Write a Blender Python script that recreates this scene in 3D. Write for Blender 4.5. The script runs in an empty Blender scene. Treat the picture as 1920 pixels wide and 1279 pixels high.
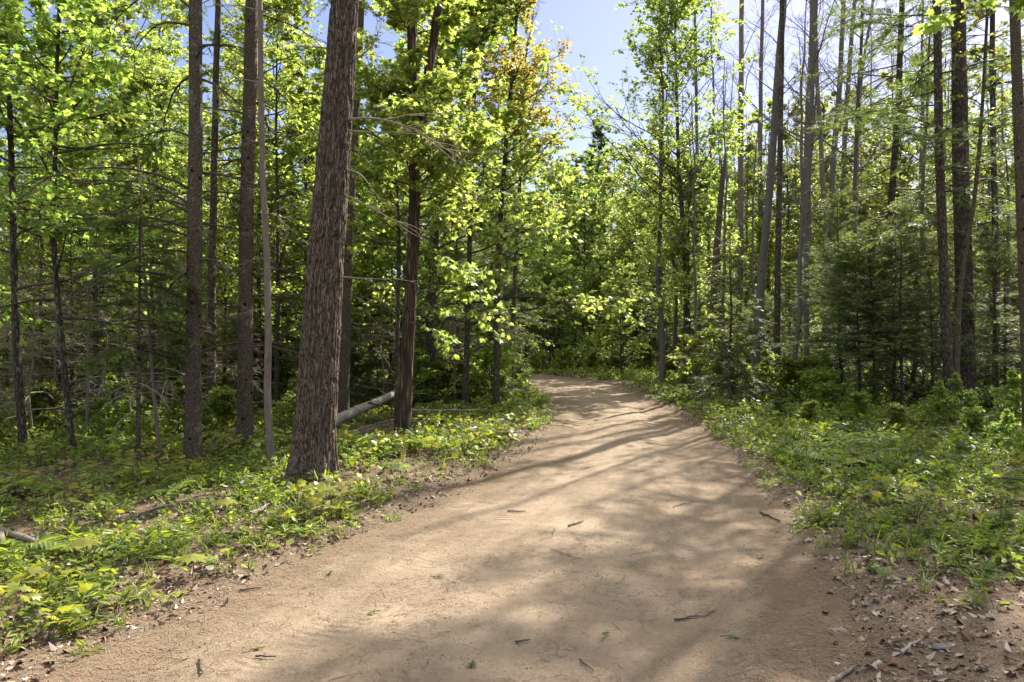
import bpy, math, random
import numpy as np
from mathutils import Vector, Matrix
C = bpy.context.scene.collection
PI = math.pi
F = 1387.0            # focal length in the photograph's pixels; eye height 1.6 m, level view
EYE = 1.6
rs = np.random.RandomState
random.seed(5)
SUN_AZ, SUN_EL, SUN, SKY, EXPO, DENOISE = 35, 43, 4.7, .052, 1.84, True
ZENITH_FILL = 11.5  # brightness of the fill light added around the zenith, out of view

# ------------------------------------------------------------------ noise
def _hash(ix, iy, seed):
    h = (ix * 374761393 + iy * 668265263 + seed * 982451653) & 0xffffffff
    h = ((h ^ (h >> 13)) * 1274126177) & 0xffffffff
    return ((h ^ (h >> 16)) & 0xffff) / 65535.0
def vnoise(x, y, seed=0):
    x = np.asarray(x, float); y = np.asarray(y, float)
    ix = np.floor(x).astype(np.int64); iy = np.floor(y).astype(np.int64)
    fx = x - ix; fy = y - iy
    fx = fx * fx * (3 - 2 * fx); fy = fy * fy * (3 - 2 * fy)
    a = _hash(ix, iy, seed); b = _hash(ix + 1, iy, seed); c = _hash(ix, iy + 1, seed); d = _hash(ix + 1, iy + 1, seed)
    return (a * (1 - fx) + b * fx) * (1 - fy) + (c * (1 - fx) + d * fx) * fy
def fbm(x, y, seed=0, oct=4):
    t = 0; a = .5
    for i in range(oct):
        t = t + a * (vnoise(x * 2 ** i, y * 2 ** i, seed + i) - .5); a *= .55
    return t
def sstep(a, b, x):
    t = np.clip((x - a) / (b - a), 0, 1); return t * t * (3 - 2 * t)

# ------------------------------------------------------------------ road line and ground height
RC = np.array([(-9.0, -20, 1.8), (-6, -12, 1.8), (-3.2, -5, 1.8), (-1.5, 0, 1.8), (-.30, 3.58, 1.82), (.28, 5.28, 1.82), (.72, 6.62, 1.75), (1.25, 8.53, 1.57),
      (1.78, 11.1, 1.43), (2.20, 14.8, 1.37), (2.4, 18.5, 1.35), (2.4, 23.4, 1.42), (2.15, 27.5, 1.5), (.95, 30.4, 1.5), (-1.6, 32.0, 1.5), (-6, 33.0, 1.5), (-14, 34, 1.5), (-30, 33, 1.5)])
def catmull(P, n):
    P = np.vstack([2 * P[0] - P[1], P, 2 * P[-1] - P[-2]]); out = []
    for i in range(1, len(P) - 2):
        p0, p1, p2, p3 = P[i - 1:i + 3]
        for k in range(n):
            t = k / n
            out.append(.5 * ((2 * p1) + (-p0 + p2) * t + (2 * p0 - 5 * p1 + 4 * p2 - p3) * t * t + (-p0 + 3 * p1 - 3 * p2 + p3) * t ** 3))
    out.append(P[-2]); return np.array(out)
RL = catmull(RC, 12)
def road_s(x, y):
    """signed lateral distance from the road's centre in half-widths (right of it positive)"""
    x = np.atleast_1d(np.asarray(x, float)).ravel(); y = np.atleast_1d(np.asarray(y, float)).ravel()
    best = np.full(x.shape, 1e9); res = np.zeros(x.shape)
    for i in range(len(RL) - 1):
        a = RL[i]; b = RL[i + 1]; dx, dy = b[0] - a[0], b[1] - a[1]; L2 = dx * dx + dy * dy
        t = np.clip(((x - a[0]) * dx + (y - a[1]) * dy) / L2, 0, 1)
        qx = x - a[0] - t * dx; qy = y - a[1] - t * dy
        d = np.sqrt(qx * qx + qy * qy); hw = a[2] + t * (b[2] - a[2])
        sg = np.sign(qx * dy - qy * dx)
        m = d < best
        best = np.where(m, d, best); res = np.where(m, sg * d / hw, res)
    return res
def ground_z(x, y):
    x = np.atleast_1d(np.asarray(x, float)).ravel(); y = np.atleast_1d(np.asarray(y, float)).ravel()
    s = road_s(x, y); a = np.abs(s)
    edge = a + .22 * fbm(x * 1.3, y * 1.3, 3, 4) + .10 * fbm(x * 5, y * 5, 9, 2)
    verge = sstep(.86, 1.16, edge)
    right = (s > 0)
    z = -.09 + verge * (.11 + np.where(right, .05, .02) * sstep(1.0, 1.6, a))
    z = z + np.where(right, .05, -.10) * sstep(1.4, 4.0, a)
    z = z + verge * (.10 * fbm(x * .7, y * .7, 21, 3) + .05 * fbm(x * 3, y * 3, 31, 3))
    return z
def road_z(x, y, s):
    z = -.028 * np.ones_like(s)
    z += -.030 * np.exp(-((np.abs(s) - .52) / .16) ** 2) * (.6 + 1.2 * vnoise(x * .5, y * .5, 48)) + .012 * np.exp(-(s / .22) ** 2)
    z += .034 * fbm(x * .9, y * .9, 40, 3) + .030 * fbm(x * 3.5, y * 3.5, 44, 3) + .020 * fbm(x * 13, y * 13, 47, 3)
    return z
def gz(x, y):
    s = road_s(x, y)
    return float(max(ground_z(x, y)[0], road_z(np.array([x]), np.array([y]), s)[0] if abs(s[0]) < 1.2 else -9))
def at(px, d): return ((px - 960) / F * d, d)
def gp(px, py):
    d = EYE * F / (py - 640.0); return at(px, d)

# ------------------------------------------------------------------ mesh builder
class MB:
    def __init__(s): s.v = []; s.l = []; s.t = []; s.m = []; s.sm = []; s.n = 0
    def add(s, V, loops, totals, mat=0, smooth=False):
        V = np.asarray(V, float).reshape(-1, 3); loops = np.asarray(loops).ravel(); totals = np.asarray(totals).ravel()
        s.v.append(V); s.l.append(loops + s.n); s.t.append(totals)
        s.m.append(np.full(len(totals), mat) if np.isscalar(mat) else np.asarray(mat)); s.sm.append(np.full(len(totals), smooth)); s.n += len(V)
        return s
    def arrays(s): return (np.concatenate(s.v), np.concatenate(s.l), np.concatenate(s.t), np.concatenate(s.m))
    def mesh(s, name, mats):
        V = np.concatenate(s.v); L = np.concatenate(s.l); T = np.concatenate(s.t)
        me = bpy.data.meshes.new(name)
        me.vertices.add(len(V)); me.vertices.foreach_set('co', V.astype(np.float32).ravel())
        me.loops.add(len(L)); me.loops.foreach_set('vertex_index', L.astype(np.int32))
        me.polygons.add(len(T)); me.polygons.foreach_set('loop_start', np.concatenate([[0], np.cumsum(T)[:-1]]).astype(np.int32))
        me.polygons.foreach_set('loop_total', T.astype(np.int32))
        me.polygons.foreach_set('material_index', np.concatenate(s.m).astype(np.int32))
        me.polygons.foreach_set('use_smooth', np.concatenate(s.sm).astype(bool))
        for m in mats: me.materials.append(m)
        me.update(calc_edges=True); me.validate()
        return me
    def build(s, name, mats, parent=None):
        if not isinstance(mats, (list, tuple)): mats = [mats]
        o = bpy.data.objects.new(name, s.mesh(name, mats)); C.objects.link(o)
        if parent: o.parent = parent
        return o
def unit(a): return a / np.maximum(np.linalg.norm(a, axis=-1, keepdims=True), 1e-9)
def tubes(mb, P, R, sides=5, mat=0, smooth=True, cap=False, noise=None):
    """P (N,n,3) centre lines, R (N,n) radii"""
    P = np.asarray(P, float); R = np.asarray(R, float)
    if P.ndim == 2: P = P[None]; R = R[None]
    N, n, _ = P.shape
    T = np.empty_like(P); T[:, 1:-1] = P[:, 2:] - P[:, :-2]; T[:, 0] = P[:, 1] - P[:, 0]; T[:, -1] = P[:, -1] - P[:, -2]
    T = unit(T)
    ref = np.where(np.abs(T[:, :1, 2:3]) > .8, np.array([1., 0, 0]), np.array([0, 0, 1.])); ref = np.broadcast_to(ref, T.shape)
    A = unit(np.cross(T, ref)); B = np.cross(T, A)
    th = np.arange(sides) * 2 * PI / sides
    rad = R[:, :, None] * np.ones(sides)
    if noise is not None: rad = rad * noise
    V = P[:, :, None] + rad[..., None] * (np.cos(th)[:, None] * A[:, :, None] + np.sin(th)[:, None] * B[:, :, None])
    i = np.arange(n - 1)[:, None]; j = np.arange(sides)[None]; j2 = (j + 1) % sides
    q = np.stack([i * sides + j, i * sides + j2, (i + 1) * sides + j2, (i + 1) * sides + j], -1).reshape(-1, 4)
    Q = (q[None] + (np.arange(N) * n * sides)[:, None, None]).reshape(-1)
    mb.add(V.reshape(-1, 3), Q, np.full(N * len(q), 4), mat, smooth)
    if cap:
        for k in range(N):
            mb.add(V[k, -1], np.arange(sides), [sides], mat, False); mb.add(V[k, 0], np.arange(sides)[::-1], [sides], mat, False)
def scatter(mb, tpl, pos, R, sc, mat=None):
    V, L, T, M = tpl; pos = np.asarray(pos, float); n = len(pos)
    if n == 0: return
    sc = np.asarray(sc, float)
    if sc.ndim == 1: sc = np.repeat(sc[:, None], 3, 1)
    X = np.einsum('nij,nkj->nki', R, V[None] * sc[:, None, :]) + pos[:, None]
    LL = (L[None] + (np.arange(n) * len(V))[:, None]).ravel()
    mb.add(X.reshape(-1, 3), LL, np.tile(T, n), np.tile(M, n) if mat is None else mat)
def frames(t, nrm):
    t = unit(t); x = unit(np.cross(t, nrm)); n = np.cross(x, t)
    return np.stack([x, t, n], -1)
def rotz(a, tilt=None, ta=None):
    c, s = np.cos(a), np.sin(a); o = np.zeros_like(a); i = np.ones_like(a)
    Rz = np.stack([np.stack([c, -s, o], -1), np.stack([s, c, o], -1), np.stack([o, o, i], -1)], 1)
    if tilt is None: return Rz
    c, s = np.cos(tilt), np.sin(tilt)
    Rx = np.stack([np.stack([i, o, o], -1), np.stack([o, c, -s], -1), np.stack([o, s, c], -1)], 1)
    R2 = rotz(ta)
    return R2 @ Rx @ Rz

# ------------------------------------------------------------------ leaf templates (y along the leaf, z its normal)
def half_leaf(pts, fold=.28, droop=.18):
    P = np.array(pts, float)
    def lift(Q): return np.column_stack([Q[:, 0], Q[:, 1], -fold * np.abs(Q[:, 0]) - droop * Q[:, 1] ** 2 + .05])
    mir = P * [-1, 1]
    V = np.vstack([lift(P), lift(mir[1:-1])]); n = len(P); k = n - 2
    right = list(range(n)); left = [0] + [n - 1] + [n + k - 1 - i for i in range(k)]
    return V, np.array(right + left), np.array([n, n]), np.array([0, 0])
MAPLE = half_leaf([(0, 0), (.30, -.08), (.24, .12), (.56, .30), (.33, .40), (.36, .64), (.15, .60), (0, 1.0)])
MAPLE_FAR = half_leaf([(0, 0), (.36, .05), (.50, .36), (.20, .62), (0, 1.0)])
OVAL = half_leaf([(0, 0), (.20, .18), (.27, .45), (.17, .78), (0, 1.0)], .35, .25)
LANCE = half_leaf([(0, 0), (.10, .25), (.12, .5), (.07, .8), (0, 1.0)], .3, .35)
ROUND = half_leaf([(0, 0), (.32, .10), (.45, .42), (.28, .78), (0, 1.0)], .2, .12)
SIMPLE = half_leaf([(0, 0), (.34, .38), (0, 1.0)], .3, .15)
def tris(T): # list of triangles -> template
    V = np.array(T, float).reshape(-1, 3); return V, np.arange(len(V)), np.full(len(V) // 3, 3), np.zeros(len(V) // 3, int)
def spray_tpl(seed, n=9, L=.085, w=.011, tiers=3):
    """flat conifer twig, 1 m long in template units: side shoots clothed with needles"""
    r = rs(seed); T = []
    T += [(-.012, 0, 0), (.012, 0, 0), (0, 1, -.03)]
    def needle(o, d, l, ww):
        d = d / np.linalg.norm(d); sx = np.cross(d, [0, 0, 1.]); sx /= max(np.linalg.norm(sx), 1e-6); sx = sx * ww + np.array([0, 0, r.uniform(-.6, .6) * ww])
        T.extend([o - sx, o + sx, o + d * l])
    for k in range(n):
        y = .12 + .86 * k / (n - 1)
        for sg in (-1, 1):
            for q in range(tiers):
                o = np.array([0, y + r.uniform(-.03, .03), 0]); a = r.uniform(.6, 1.1)
                d = np.array([sg * math.sin(a), math.cos(a), r.uniform(-.35, .5)])
                needle(o, d, r.uniform(.18, .36) * (1.15 - .5 * y), .028)
    needle(np.array([0, .95, 0.]), np.array([0, 1, .1]), .14, .02)
    return tris(T)
SPRAYS = [spray_tpl(k, 8, tiers=1 + k % 2) for k in range(3)]
def tuft_tpl(seed, n=16):
    r = rs(seed); T = []
    for k in range(n):
        d = unit(np.array([r.normal(0, .55), 1, r.normal(0, .55)])); o = np.array([0, r.uniform(-.25, .15), 0]); s = unit(np.cross(d, r.normal(size=3))) * .03
        T.extend([o - s, o + s, o + d * r.uniform(.7, 1.05)])
    return tris(T)
TUFTS = [tuft_tpl(k) for k in range(3)]

# ------------------------------------------------------------------ materials
def nodes(name):
    m = bpy.data.materials.new(name); m.use_nodes = True; nt = m.node_tree; nt.nodes.clear(); return m, nt
def N(nt, t, **k):
    n = nt.nodes.new('ShaderNode' + t)
    for a, v in k.items(): setattr(n, a, v)
    return n
def ramp(nt, stops, fac=None, interp='LINEAR'):
    n = N(nt, 'ValToRGB'); e = n.color_ramp.elements; n.color_ramp.interpolation = interp
    while len(e) < len(stops): e.new(.5)
    for i, (p, c) in enumerate(stops): e[i].position = p; e[i].color = (*c, 1) if len(c) == 3 else c
    if fac is not None: nt.links.new(fac, n.inputs[0])
    return n
def mathn(nt, op, a, b=None):
    n = N(nt, 'Math', operation=op)
    for i, v in enumerate((a, b)):
        if v is None: continue
        if isinstance(v, (int, float)): n.inputs[i].default_value = v
        else: nt.links.new(v, n.inputs[i])
    return n.outputs[0]
def mixc(nt, f, a, b, bt='MIX'):
    n = N(nt, 'MixRGB', blend_type=bt)
    for i, v in enumerate((f, a, b)):
        if isinstance(v, (int, float)): n.inputs[i].default_value = v
        elif isinstance(v, tuple): n.inputs[i].default_value = (*v, 1)
        else: nt.links.new(v, n.inputs[i])
    return n.outputs[0]
def mapping(nt, src, scale, loc=None):
    mp = N(nt, 'Mapping'); nt.links.new(src, mp.inputs['Vector']); mp.inputs['Scale'].default_value = scale
    if loc is not None: nt.links.new(loc, mp.inputs['Location'])
    return mp.outputs[0]
def noise(nt, vec, scale, detail=4, rough=.6):
    n = N(nt, 'TexNoise'); nt.links.new(vec, n.inputs['Vector']); n.inputs['Scale'].default_value = scale; n.inputs['Detail'].default_value = detail; n.inputs['Roughness'].default_value = rough
    return n.outputs['Fac']
def voro(nt, vec, scale, feature='F1'):
    n = N(nt, 'TexVoronoi', feature=feature); nt.links.new(vec, n.inputs['Vector']); n.inputs['Scale'].default_value = scale
    return n.outputs['Distance']
def principled(nt, col, rough=.9, spec=.2, bump=None, bstr=.5, bdist=.02):
    p = N(nt, 'BsdfPrincipled'); p.inputs['Specular IOR Level'].default_value = spec
    if isinstance(rough, (int, float)): p.inputs['Roughness'].default_value = rough
    else: nt.links.new(rough, p.inputs['Roughness'])
    if isinstance(col, tuple): p.inputs['Base Color'].default_value = (*col, 1)
    else: nt.links.new(col, p.inputs['Base Color'])
    if bump is not None:
        b = N(nt, 'Bump'); b.inputs['Strength'].default_value = bstr; b.inputs['Distance'].default_value = bdist
        nt.links.new(bump, b.inputs['Height']); nt.links.new(b.outputs[0], p.inputs['Normal'])
    return p
def finish(nt, sh): o = N(nt, 'OutputMaterial'); nt.links.new(sh, o.inputs['Surface'])
def bark(name, dark, mid, light, sc=14, stretch=.22, bstr=.8, lichen=None, lich_lo=.56, crack=True, bands=None, kk=3.0, knots=False):
    m, nt = nodes(name)
    tc = N(nt, 'TexCoord'); oi = N(nt, 'ObjectInfo')
    off = N(nt, 'CombineXYZ'); nt.links.new(mathn(nt, 'MULTIPLY', oi.outputs['Random'], 17.0), off.inputs[2])
    v = mapping(nt, tc.outputs['Object'], (1, 1, stretch), off.outputs[0])
    wob = N(nt, 'TexNoise'); nt.links.new(v, wob.inputs['Vector']); wob.inputs['Scale'].default_value = sc * .6
    vv = N(nt, 'VectorMath', operation='MULTIPLY_ADD'); nt.links.new(wob.outputs['Color'], vv.inputs[0]); vv.inputs[1].default_value = (.05, .05, .05); nt.links.new(v, vv.inputs[2])
    h = voro(nt, vv.outputs[0], sc, 'DISTANCE_TO_EDGE') if crack else noise(nt, v, sc, 5, .65)
    h2 = noise(nt, v, sc * 3.2, 4, .7)
    if crack: h = mathn(nt, 'MINIMUM', mathn(nt, 'MULTIPLY', h, kk), 1.0)
    hh = mathn(nt, 'ADD', mathn(nt, 'MULTIPLY', h, .7), mathn(nt, 'MULTIPLY', h2, .45))
    col = ramp(nt, [(.15, dark), (.55, mid), (.95, light)], hh).outputs[0]
    if lichen is not None:
        ln = noise(nt, mapping(nt, tc.outputs['Object'], (1, 1, .6), off.outputs[0]), 9, 5, .7)
        f = ramp(nt, [(lich_lo, (0, 0, 0)), (lich_lo + .08, (1, 1, 1))], ln).outputs[0]
        col = mixc(nt, f, col, lichen)
    if bands is not None:
        bn = noise(nt, mapping(nt, tc.outputs['Object'], (3, 3, 30), off.outputs[0]), 1.6, 3, .6)
        f = ramp(nt, [(.60, (0, 0, 0)), (.66, (1, 1, 1))], bn).outputs[0]
        col = mixc(nt, f, col, bands)
    if knots:
        kv = voro(nt, mapping(nt, tc.outputs['Object'], (1, 1, .8), off.outputs[0]), 7.5)
        col = mixc(nt, ramp(nt, [(.13, (1, 1, 1)), (.20, (0, 0, 0))], kv).outputs[0], col, (.012, .009, .007))
    p = principled(nt, col, .9, .15, hh, bstr, .02)
    finish(nt, p.outputs[0]); return m
def leafmat(name, cols, trans, rough=.42, spec=.35, tf=.5):
    """thin leaf: reflects with a soft gloss, lets part of the light through; each leaf its own tone"""
    m, nt = nodes(name)
    g = N(nt, 'NewGeometry'); oi = N(nt, 'ObjectInfo')
    n = len(cols)
    rp = ramp(nt, [(i / max(n - 1, 1), c) for i, c in enumerate(cols)], g.outputs['Random Per Island']).outputs[0]
    hs = N(nt, 'HueSaturation'); nt.links.new(rp, hs.inputs['Color'])
    nt.links.new(mathn(nt, 'ADD', mathn(nt, 'MULTIPLY', oi.outputs['Random'], .03), .485), hs.inputs['Hue'])
    nt.links.new(mathn(nt, 'ADD', mathn(nt, 'MULTIPLY', oi.outputs['Random'], .35), .83), hs.inputs['Value'])
    p = principled(nt, hs.outputs[0], rough, spec)
    t = N(nt, 'BsdfTranslucent'); nt.links.new(mixc(nt, 1.0, hs.outputs[0], trans, 'MULTIPLY'), t.inputs[0])
    mx = N(nt, 'MixShader'); mx.inputs[0].default_value = tf; nt.links.new(p.outputs[0], mx.inputs[1]); nt.links.new(t.outputs[0], mx.inputs[2])
    finish(nt, mx.outputs[0]); return m
def simple(name, c1, c2, sc=20, rough=.85, bstr=.5):
    m, nt = nodes(name); tc = N(nt, 'TexCoord'); h = noise(nt, tc.outputs['Object'], sc, 5, .65)
    finish(nt, principled(nt, ramp(nt, [(.3, c1), (.7, c2)], h).outputs[0], rough, .2, h, bstr, .02).outputs[0]); return m
def tonemat(name, cols, rough=.8, spec=.25):
    m, nt = nodes(name); g = N(nt, 'NewGeometry')
    rp = ramp(nt, [(i / (len(cols) - 1), c) for i, c in enumerate(cols)], g.outputs['Random Per Island']).outputs[0]
    finish(nt, principled(nt, rp, rough, spec).outputs[0]); return m

M = {}
M['pine_bark'] = bark('pine_bark', (.027, .020, .014), (.105, .081, .057), (.178, .142, .105), 60, .12, 1.0, (.17, .17, .14), .72, kk=7)
M['spruce_bark'] = bark('spruce_bark', (.03, .023, .015), (.108, .086, .059), (.185, .153, .11), 46, .6, .8, (.17, .165, .115), .57, knots=True)
M['dark_bark'] = bark('dark_bark', (.022, .017, .012), (.075, .060, .045), (.145, .122, .094), 26, .3, .7, (.20, .21, .16), .60)
M['peeling_bark'] = bark('peeling_bark', (.018, .013, .009), (.075, .053, .037), (.17, .12, .083), 22, .10, 1.0, (.20, .18, .15), .66)
M['poplar_bark'] = bark('poplar_bark', (.05, .044, .039), (.12, .108, .097), (.21, .19, .175), 22, .5, .5, (.06, .05, .045), .60, crack=False)
M['grey_bark'] = bark('grey_bark', (.06, .048, .038), (.16, .13, .105), (.28, .24, .20), 26, .22, .6, (.10, .085, .07), .60, crack=False)
M['birch_bark'] = bark('birch_bark', (.12, .102, .082), (.25, .22, .185), (.38, .345, .295), 10, .6, .3, (.16, .12, .09), .58, crack=False, bands=(.10, .08, .06))
M['twig'] = simple('twig', (.09, .07, .055), (.20, .165, .14), 30)
M['dead_twig'] = simple('dead_twig', (.15, .12, .09), (.30, .25, .19), 40)
M['dark_twig'] = simple('dark_twig', (.035, .028, .022), (.10, .08, .065), 30)
M['bare_twig'] = simple('bare_twig', (.10, .082, .08), (.18, .15, .145), 30)
M['maple'] = leafmat('maple_leaf', [(.10, .15, .035), (.145, .195, .042), (.20, .245, .055), (.27, .29, .075)], (2.5, 2.5, 1.9), .45, .4, .58)
M['maple_green'] = leafmat('maple_green_leaf', [(.08, .125, .03), (.12, .165, .035), (.165, .205, .042), (.23, .25, .055)], (2.7, 2.7, 1.9), .45, .4, .58)
M['maple_red'] = leafmat('maple_red_leaf', [(.20, .235, .05), (.24, .24, .055), (.285, .22, .065), (.22, .24, .05)], (2.3, 2.1, 1.5), .45, .35, .55)
M['aspen'] = leafmat('aspen_leaf', [(.085, .125, .034), (.13, .165, .038), (.185, .21, .042), (.12, .15, .045)], (2.7, 2.6, 1.6), .42, .45, .55)
M['spruce'] = leafmat('spruce_needle', [(.042, .066, .024), (.06, .09, .03), (.09, .12, .038), (.13, .15, .055)], (2.3, 2.3, 1.1), .45, .4, .42)
M['fir'] = leafmat('fir_needle', [(.06, .09, .035), (.085, .12, .045), (.115, .15, .055), (.16, .18, .07)], (2.3, 2.3, 1.2), .5, .3, .45)
M['pine'] = leafmat('pine_needle', [(.035, .075, .035), (.055, .10, .045), (.08, .13, .05), (.10, .15, .05)], (2.3, 2.3, 1.2), .45, .4, .42)
M['herb'] = leafmat('herb_leaf', [(.06, .095, .018), (.095, .135, .022), (.145, .18, .028), (.22, .235, .04)], (2.1, 2.1, .9), .5, .32, .45)
M['herb_dark'] = leafmat('herb_dark_leaf', [(.045, .075, .02), (.07, .105, .026), (.10, .14, .034), (.17, .19, .05)], (2.0, 2.0, .9), .42, .5, .42)
M['seedling'] = leafmat('seedling_leaf', [(.14, .17, .03), (.19, .21, .035), (.24, .24, .045), (.20, .16, .06)], (1.6, 1.5, .8), .45, .35, .5)
M['grass'] = leafmat('grass_blade', [(.06, .11, .02), (.10, .15, .025), (.17, .20, .04), (.26, .23, .10)], (1.6, 1.6, .8), .45, .35, .45)
M['litter'] = tonemat('dead_leaf', [(.10, .06, .038), (.15, .095, .062), (.20, .135, .092), (.30, .23, .18), (.38, .32, .27), (.17, .09, .05)], .85, .1)
M['needle_litter'] = tonemat('fallen_needle', [(.10, .06, .036), (.16, .10, .062), (.23, .155, .098), (.15, .11, .078)], .75, .2)
M['debris'] = tonemat('bark_crumb', [(.05, .034, .024), (.10, .07, .05), (.16, .11, .08), (.07, .045, .03)], .85, .15)

# ------------------------------------------------------------------ tagging
BG = []      # background individuals, labelled at the end
def tag(o, label=None, cat=None, group=None, kind=None):
    for k, v in (('label', label), ('category', cat), ('group', group), ('kind', kind)):
        if v: o[k] = v
    return o
def empty(name, x, y, z=None, rz=0):
    o = bpy.data.objects.new(name, None); C.objects.link(o); o.empty_display_size = .3
    o.location = (x, y, gz(x, y) - .03 if z is None else z); o.rotation_euler = (0, 0, rz); return o
def dup(root):
    r = root.copy(); C.objects.link(r)
    for ch in list(root.children):
        c = ch.copy(); C.objects.link(c); c.parent = r
    return r

# ------------------------------------------------------------------ growing branches
def grow(r, p, d, L, n, wob, trop):
    """N curved shoots: start p, heading d, length L; trop bends them up (+) or down (-)"""
    p = np.asarray(p, float); d = unit(np.asarray(d, float)); N_ = len(p); P = np.empty((N_, n + 1, 3)); P[:, 0] = p
    st = (np.asarray(L) / n)[:, None]
    for k in range(n):
        d = unit(d + r.normal(0, wob, (N_, 3)) + np.array([0, 0, 1.]) * trop)
        P[:, k + 1] = P[:, k] + d * st
    return P
def along(P, t):
    """points and tangents at parameters t (N,k) on paths P (N,n,3) -> (N*k,3)"""
    n = P.shape[1] - 1; u = np.clip(t, 0, .9999) * n; i = u.astype(int); f = (u - i)[..., None]
    a = np.arange(len(P))[:, None]
    p = P[a, i] * (1 - f) + P[a, i + 1] * f; d = P[a, i + 1] - P[a, i]
    return p.reshape(-1, 3), unit(d).reshape(-1, 3)
def fork(r, d, lo, hi, flat=.5):
    """headings turned away from d by lo..hi radians, kept near level when flat is high"""
    a = r.uniform(lo, hi, len(d)); q = r.normal(size=d.shape); q[:, 2] *= (1 - flat); q = unit(q - (q * d).sum(-1, keepdims=True) * d)
    return unit(d * np.cos(a)[:, None] + q * np.sin(a)[:, None])
def stem_path(r, h, lean=(0, 0), n=14, wob=.012, crook=0):
    t = np.linspace(0, 1, n)
    w = np.cumsum(r.normal(0, wob * h / n * 3, (n, 2)), 0) * 1.0; w -= w[0]
    w -= t[:, None] * w[-1] * .5
    P = np.column_stack([lean[0] * t * h + w[:, 0], lean[1] * t * h + w[:, 1], t * h])
    return P
def on_stem(P, z):
    return np.column_stack([np.interp(z, P[:, 2], P[:, 0]), np.interp(z, P[:, 2], P[:, 1]), z])
def trunk_mesh(P, r0, r1, sides=9, seed=0, flare=.35, rough=.05, sub=3, pw=1.0):
    n0 = len(P); n = n0 * sub
    t = np.linspace(0, n0 - 1, n); Q = np.column_stack([np.interp(t, np.arange(n0), P[:, k]) for k in range(3)])
    u = np.linspace(0, 1, n); h = P[-1, 2]
    R = r0 * (1 - u) ** pw + r1 * (1 - (1 - u) ** pw); z = Q[:, 2]
    R = R * (1 + flare * 1.5 * np.exp(-np.maximum(z, 0) / (r0 * 1.6 + .04)))
    th = np.arange(sides) * 1.7
    nz = 1 + rough * 2 * (vnoise(th[None] + seed * 7, z[:, None] * 2.5, seed) - .5) + flare * .5 * np.exp(-np.maximum(z, 0) / (r0 * 2))[:, None] * (vnoise(th + 50, th * 0 + seed, seed) - .5)[None]
    mb = MB(); tubes(mb, Q, R, sides, 0, True, False, nz[None]); return mb
def leaf_on(mb, r, P, per, tpl, size, mat, t0=.2, level=.75, hang=.35, jit=.05):
    """leaves on twigs P: stalk heading outwards, blade near level and drooping"""
    k = per; t = r.uniform(t0, 1.0, (len(P), k)); p, d = along(P, t)
    n = len(p); q = unit(r.normal(size=(n, 3)) * [1, 1, .35]); dd = unit(d * .5 + q * .9 + np.array([0, 0, -hang]))
    nn = unit(np.array([0, 0, 1.]) * level + r.normal(0, .45, (n, 3)))
    p = p + q * jit * r.uniform(.3, 1, (n, 1))
    scatter(mb, tpl, p, frames(dd, nn), size * r.uniform(.65, 1.2, n), mat)
def broadleaf(seed, P, z0, z1, nprim, plen, tpl, size, leafm, per=5, elev=(.3, 1.0), nsec=6, nter=4, bias=(0, 0), trunk_r=.1, woodm='twig', flat=.6, wob=.12, tropism=.06, thin=1.0, t0=.2, hang=.35, seclen=.45, terlen=.4, top=True):
    """crown mesh: limbs, twigs and leaves round stem path P between heights z0 and z1"""
    r = rs(seed); mb = MB(); H = P[-1, 2]
    z = np.sort(r.uniform(0, 1, nprim) ** .9) * (z1 - z0) + z0
    p = on_stem(P, z); a = np.arange(nprim) * 2.4 + r.uniform(0, .9, nprim)
    rel = (z - z0) / max(H - z0, .1)
    el = r.uniform(*elev, nprim) * (.6 + .6 * rel)
    d = np.column_stack([np.cos(a) * np.cos(el) + bias[0], np.sin(a) * np.cos(el) + bias[1], np.sin(el)])
    bl = np.linalg.norm(d[:, :2], axis=1)
    L = plen * (1 - .72 * rel) * r.uniform(.6, 1.15, nprim) * np.clip(bl, .45, 1.7)
    B1 = grow(r, p, d, L, 6, wob, tropism)
    r1 = np.clip(.009 * L + .004, .005, trunk_r * .6)[:, None] * np.linspace(1, .3, 7)[None]
    tubes(mb, B1, r1, 5, 0)
    pp, dd = along(B1, r.uniform(.22, 1, (nprim, nsec))); L2 = np.repeat(L, nsec) * seclen * r.uniform(.5, 1.1, len(pp))
    B2 = grow(r, pp, fork(r, dd, .4, 1.0, flat), L2, 4, wob * 1.1, tropism * .6)
    tubes(mb, B2, np.clip(.006 * L2 + .002, .002, .012)[:, None] * np.linspace(1, .35, 5)[None], 3, 0)
    pp, dd = along(B2, r.uniform(.2, 1, (len(B2), nter))); L3 = np.repeat(L2, nter) * terlen * r.uniform(.6, 1.3, len(pp)) + .05
    B3 = grow(r, pp, fork(r, dd, .35, .95, flat), L3, 3, wob, tropism * .4)
    tubes(mb, B3, np.full((len(B3), 4), 1.) * np.linspace(.0035, .0014, 4)[None], 3, 0)
    if tpl is not None:
        keep = r.uniform(size=len(B3)) < thin
        leaf_on(mb, r, B3[keep], per, tpl, size, 1, t0, hang=hang)
        leaf_on(mb, r, B2[r.uniform(size=len(B2)) < thin], max(per // 2, 1), tpl, size, 1, .5, hang=hang)
    return mb
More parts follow.
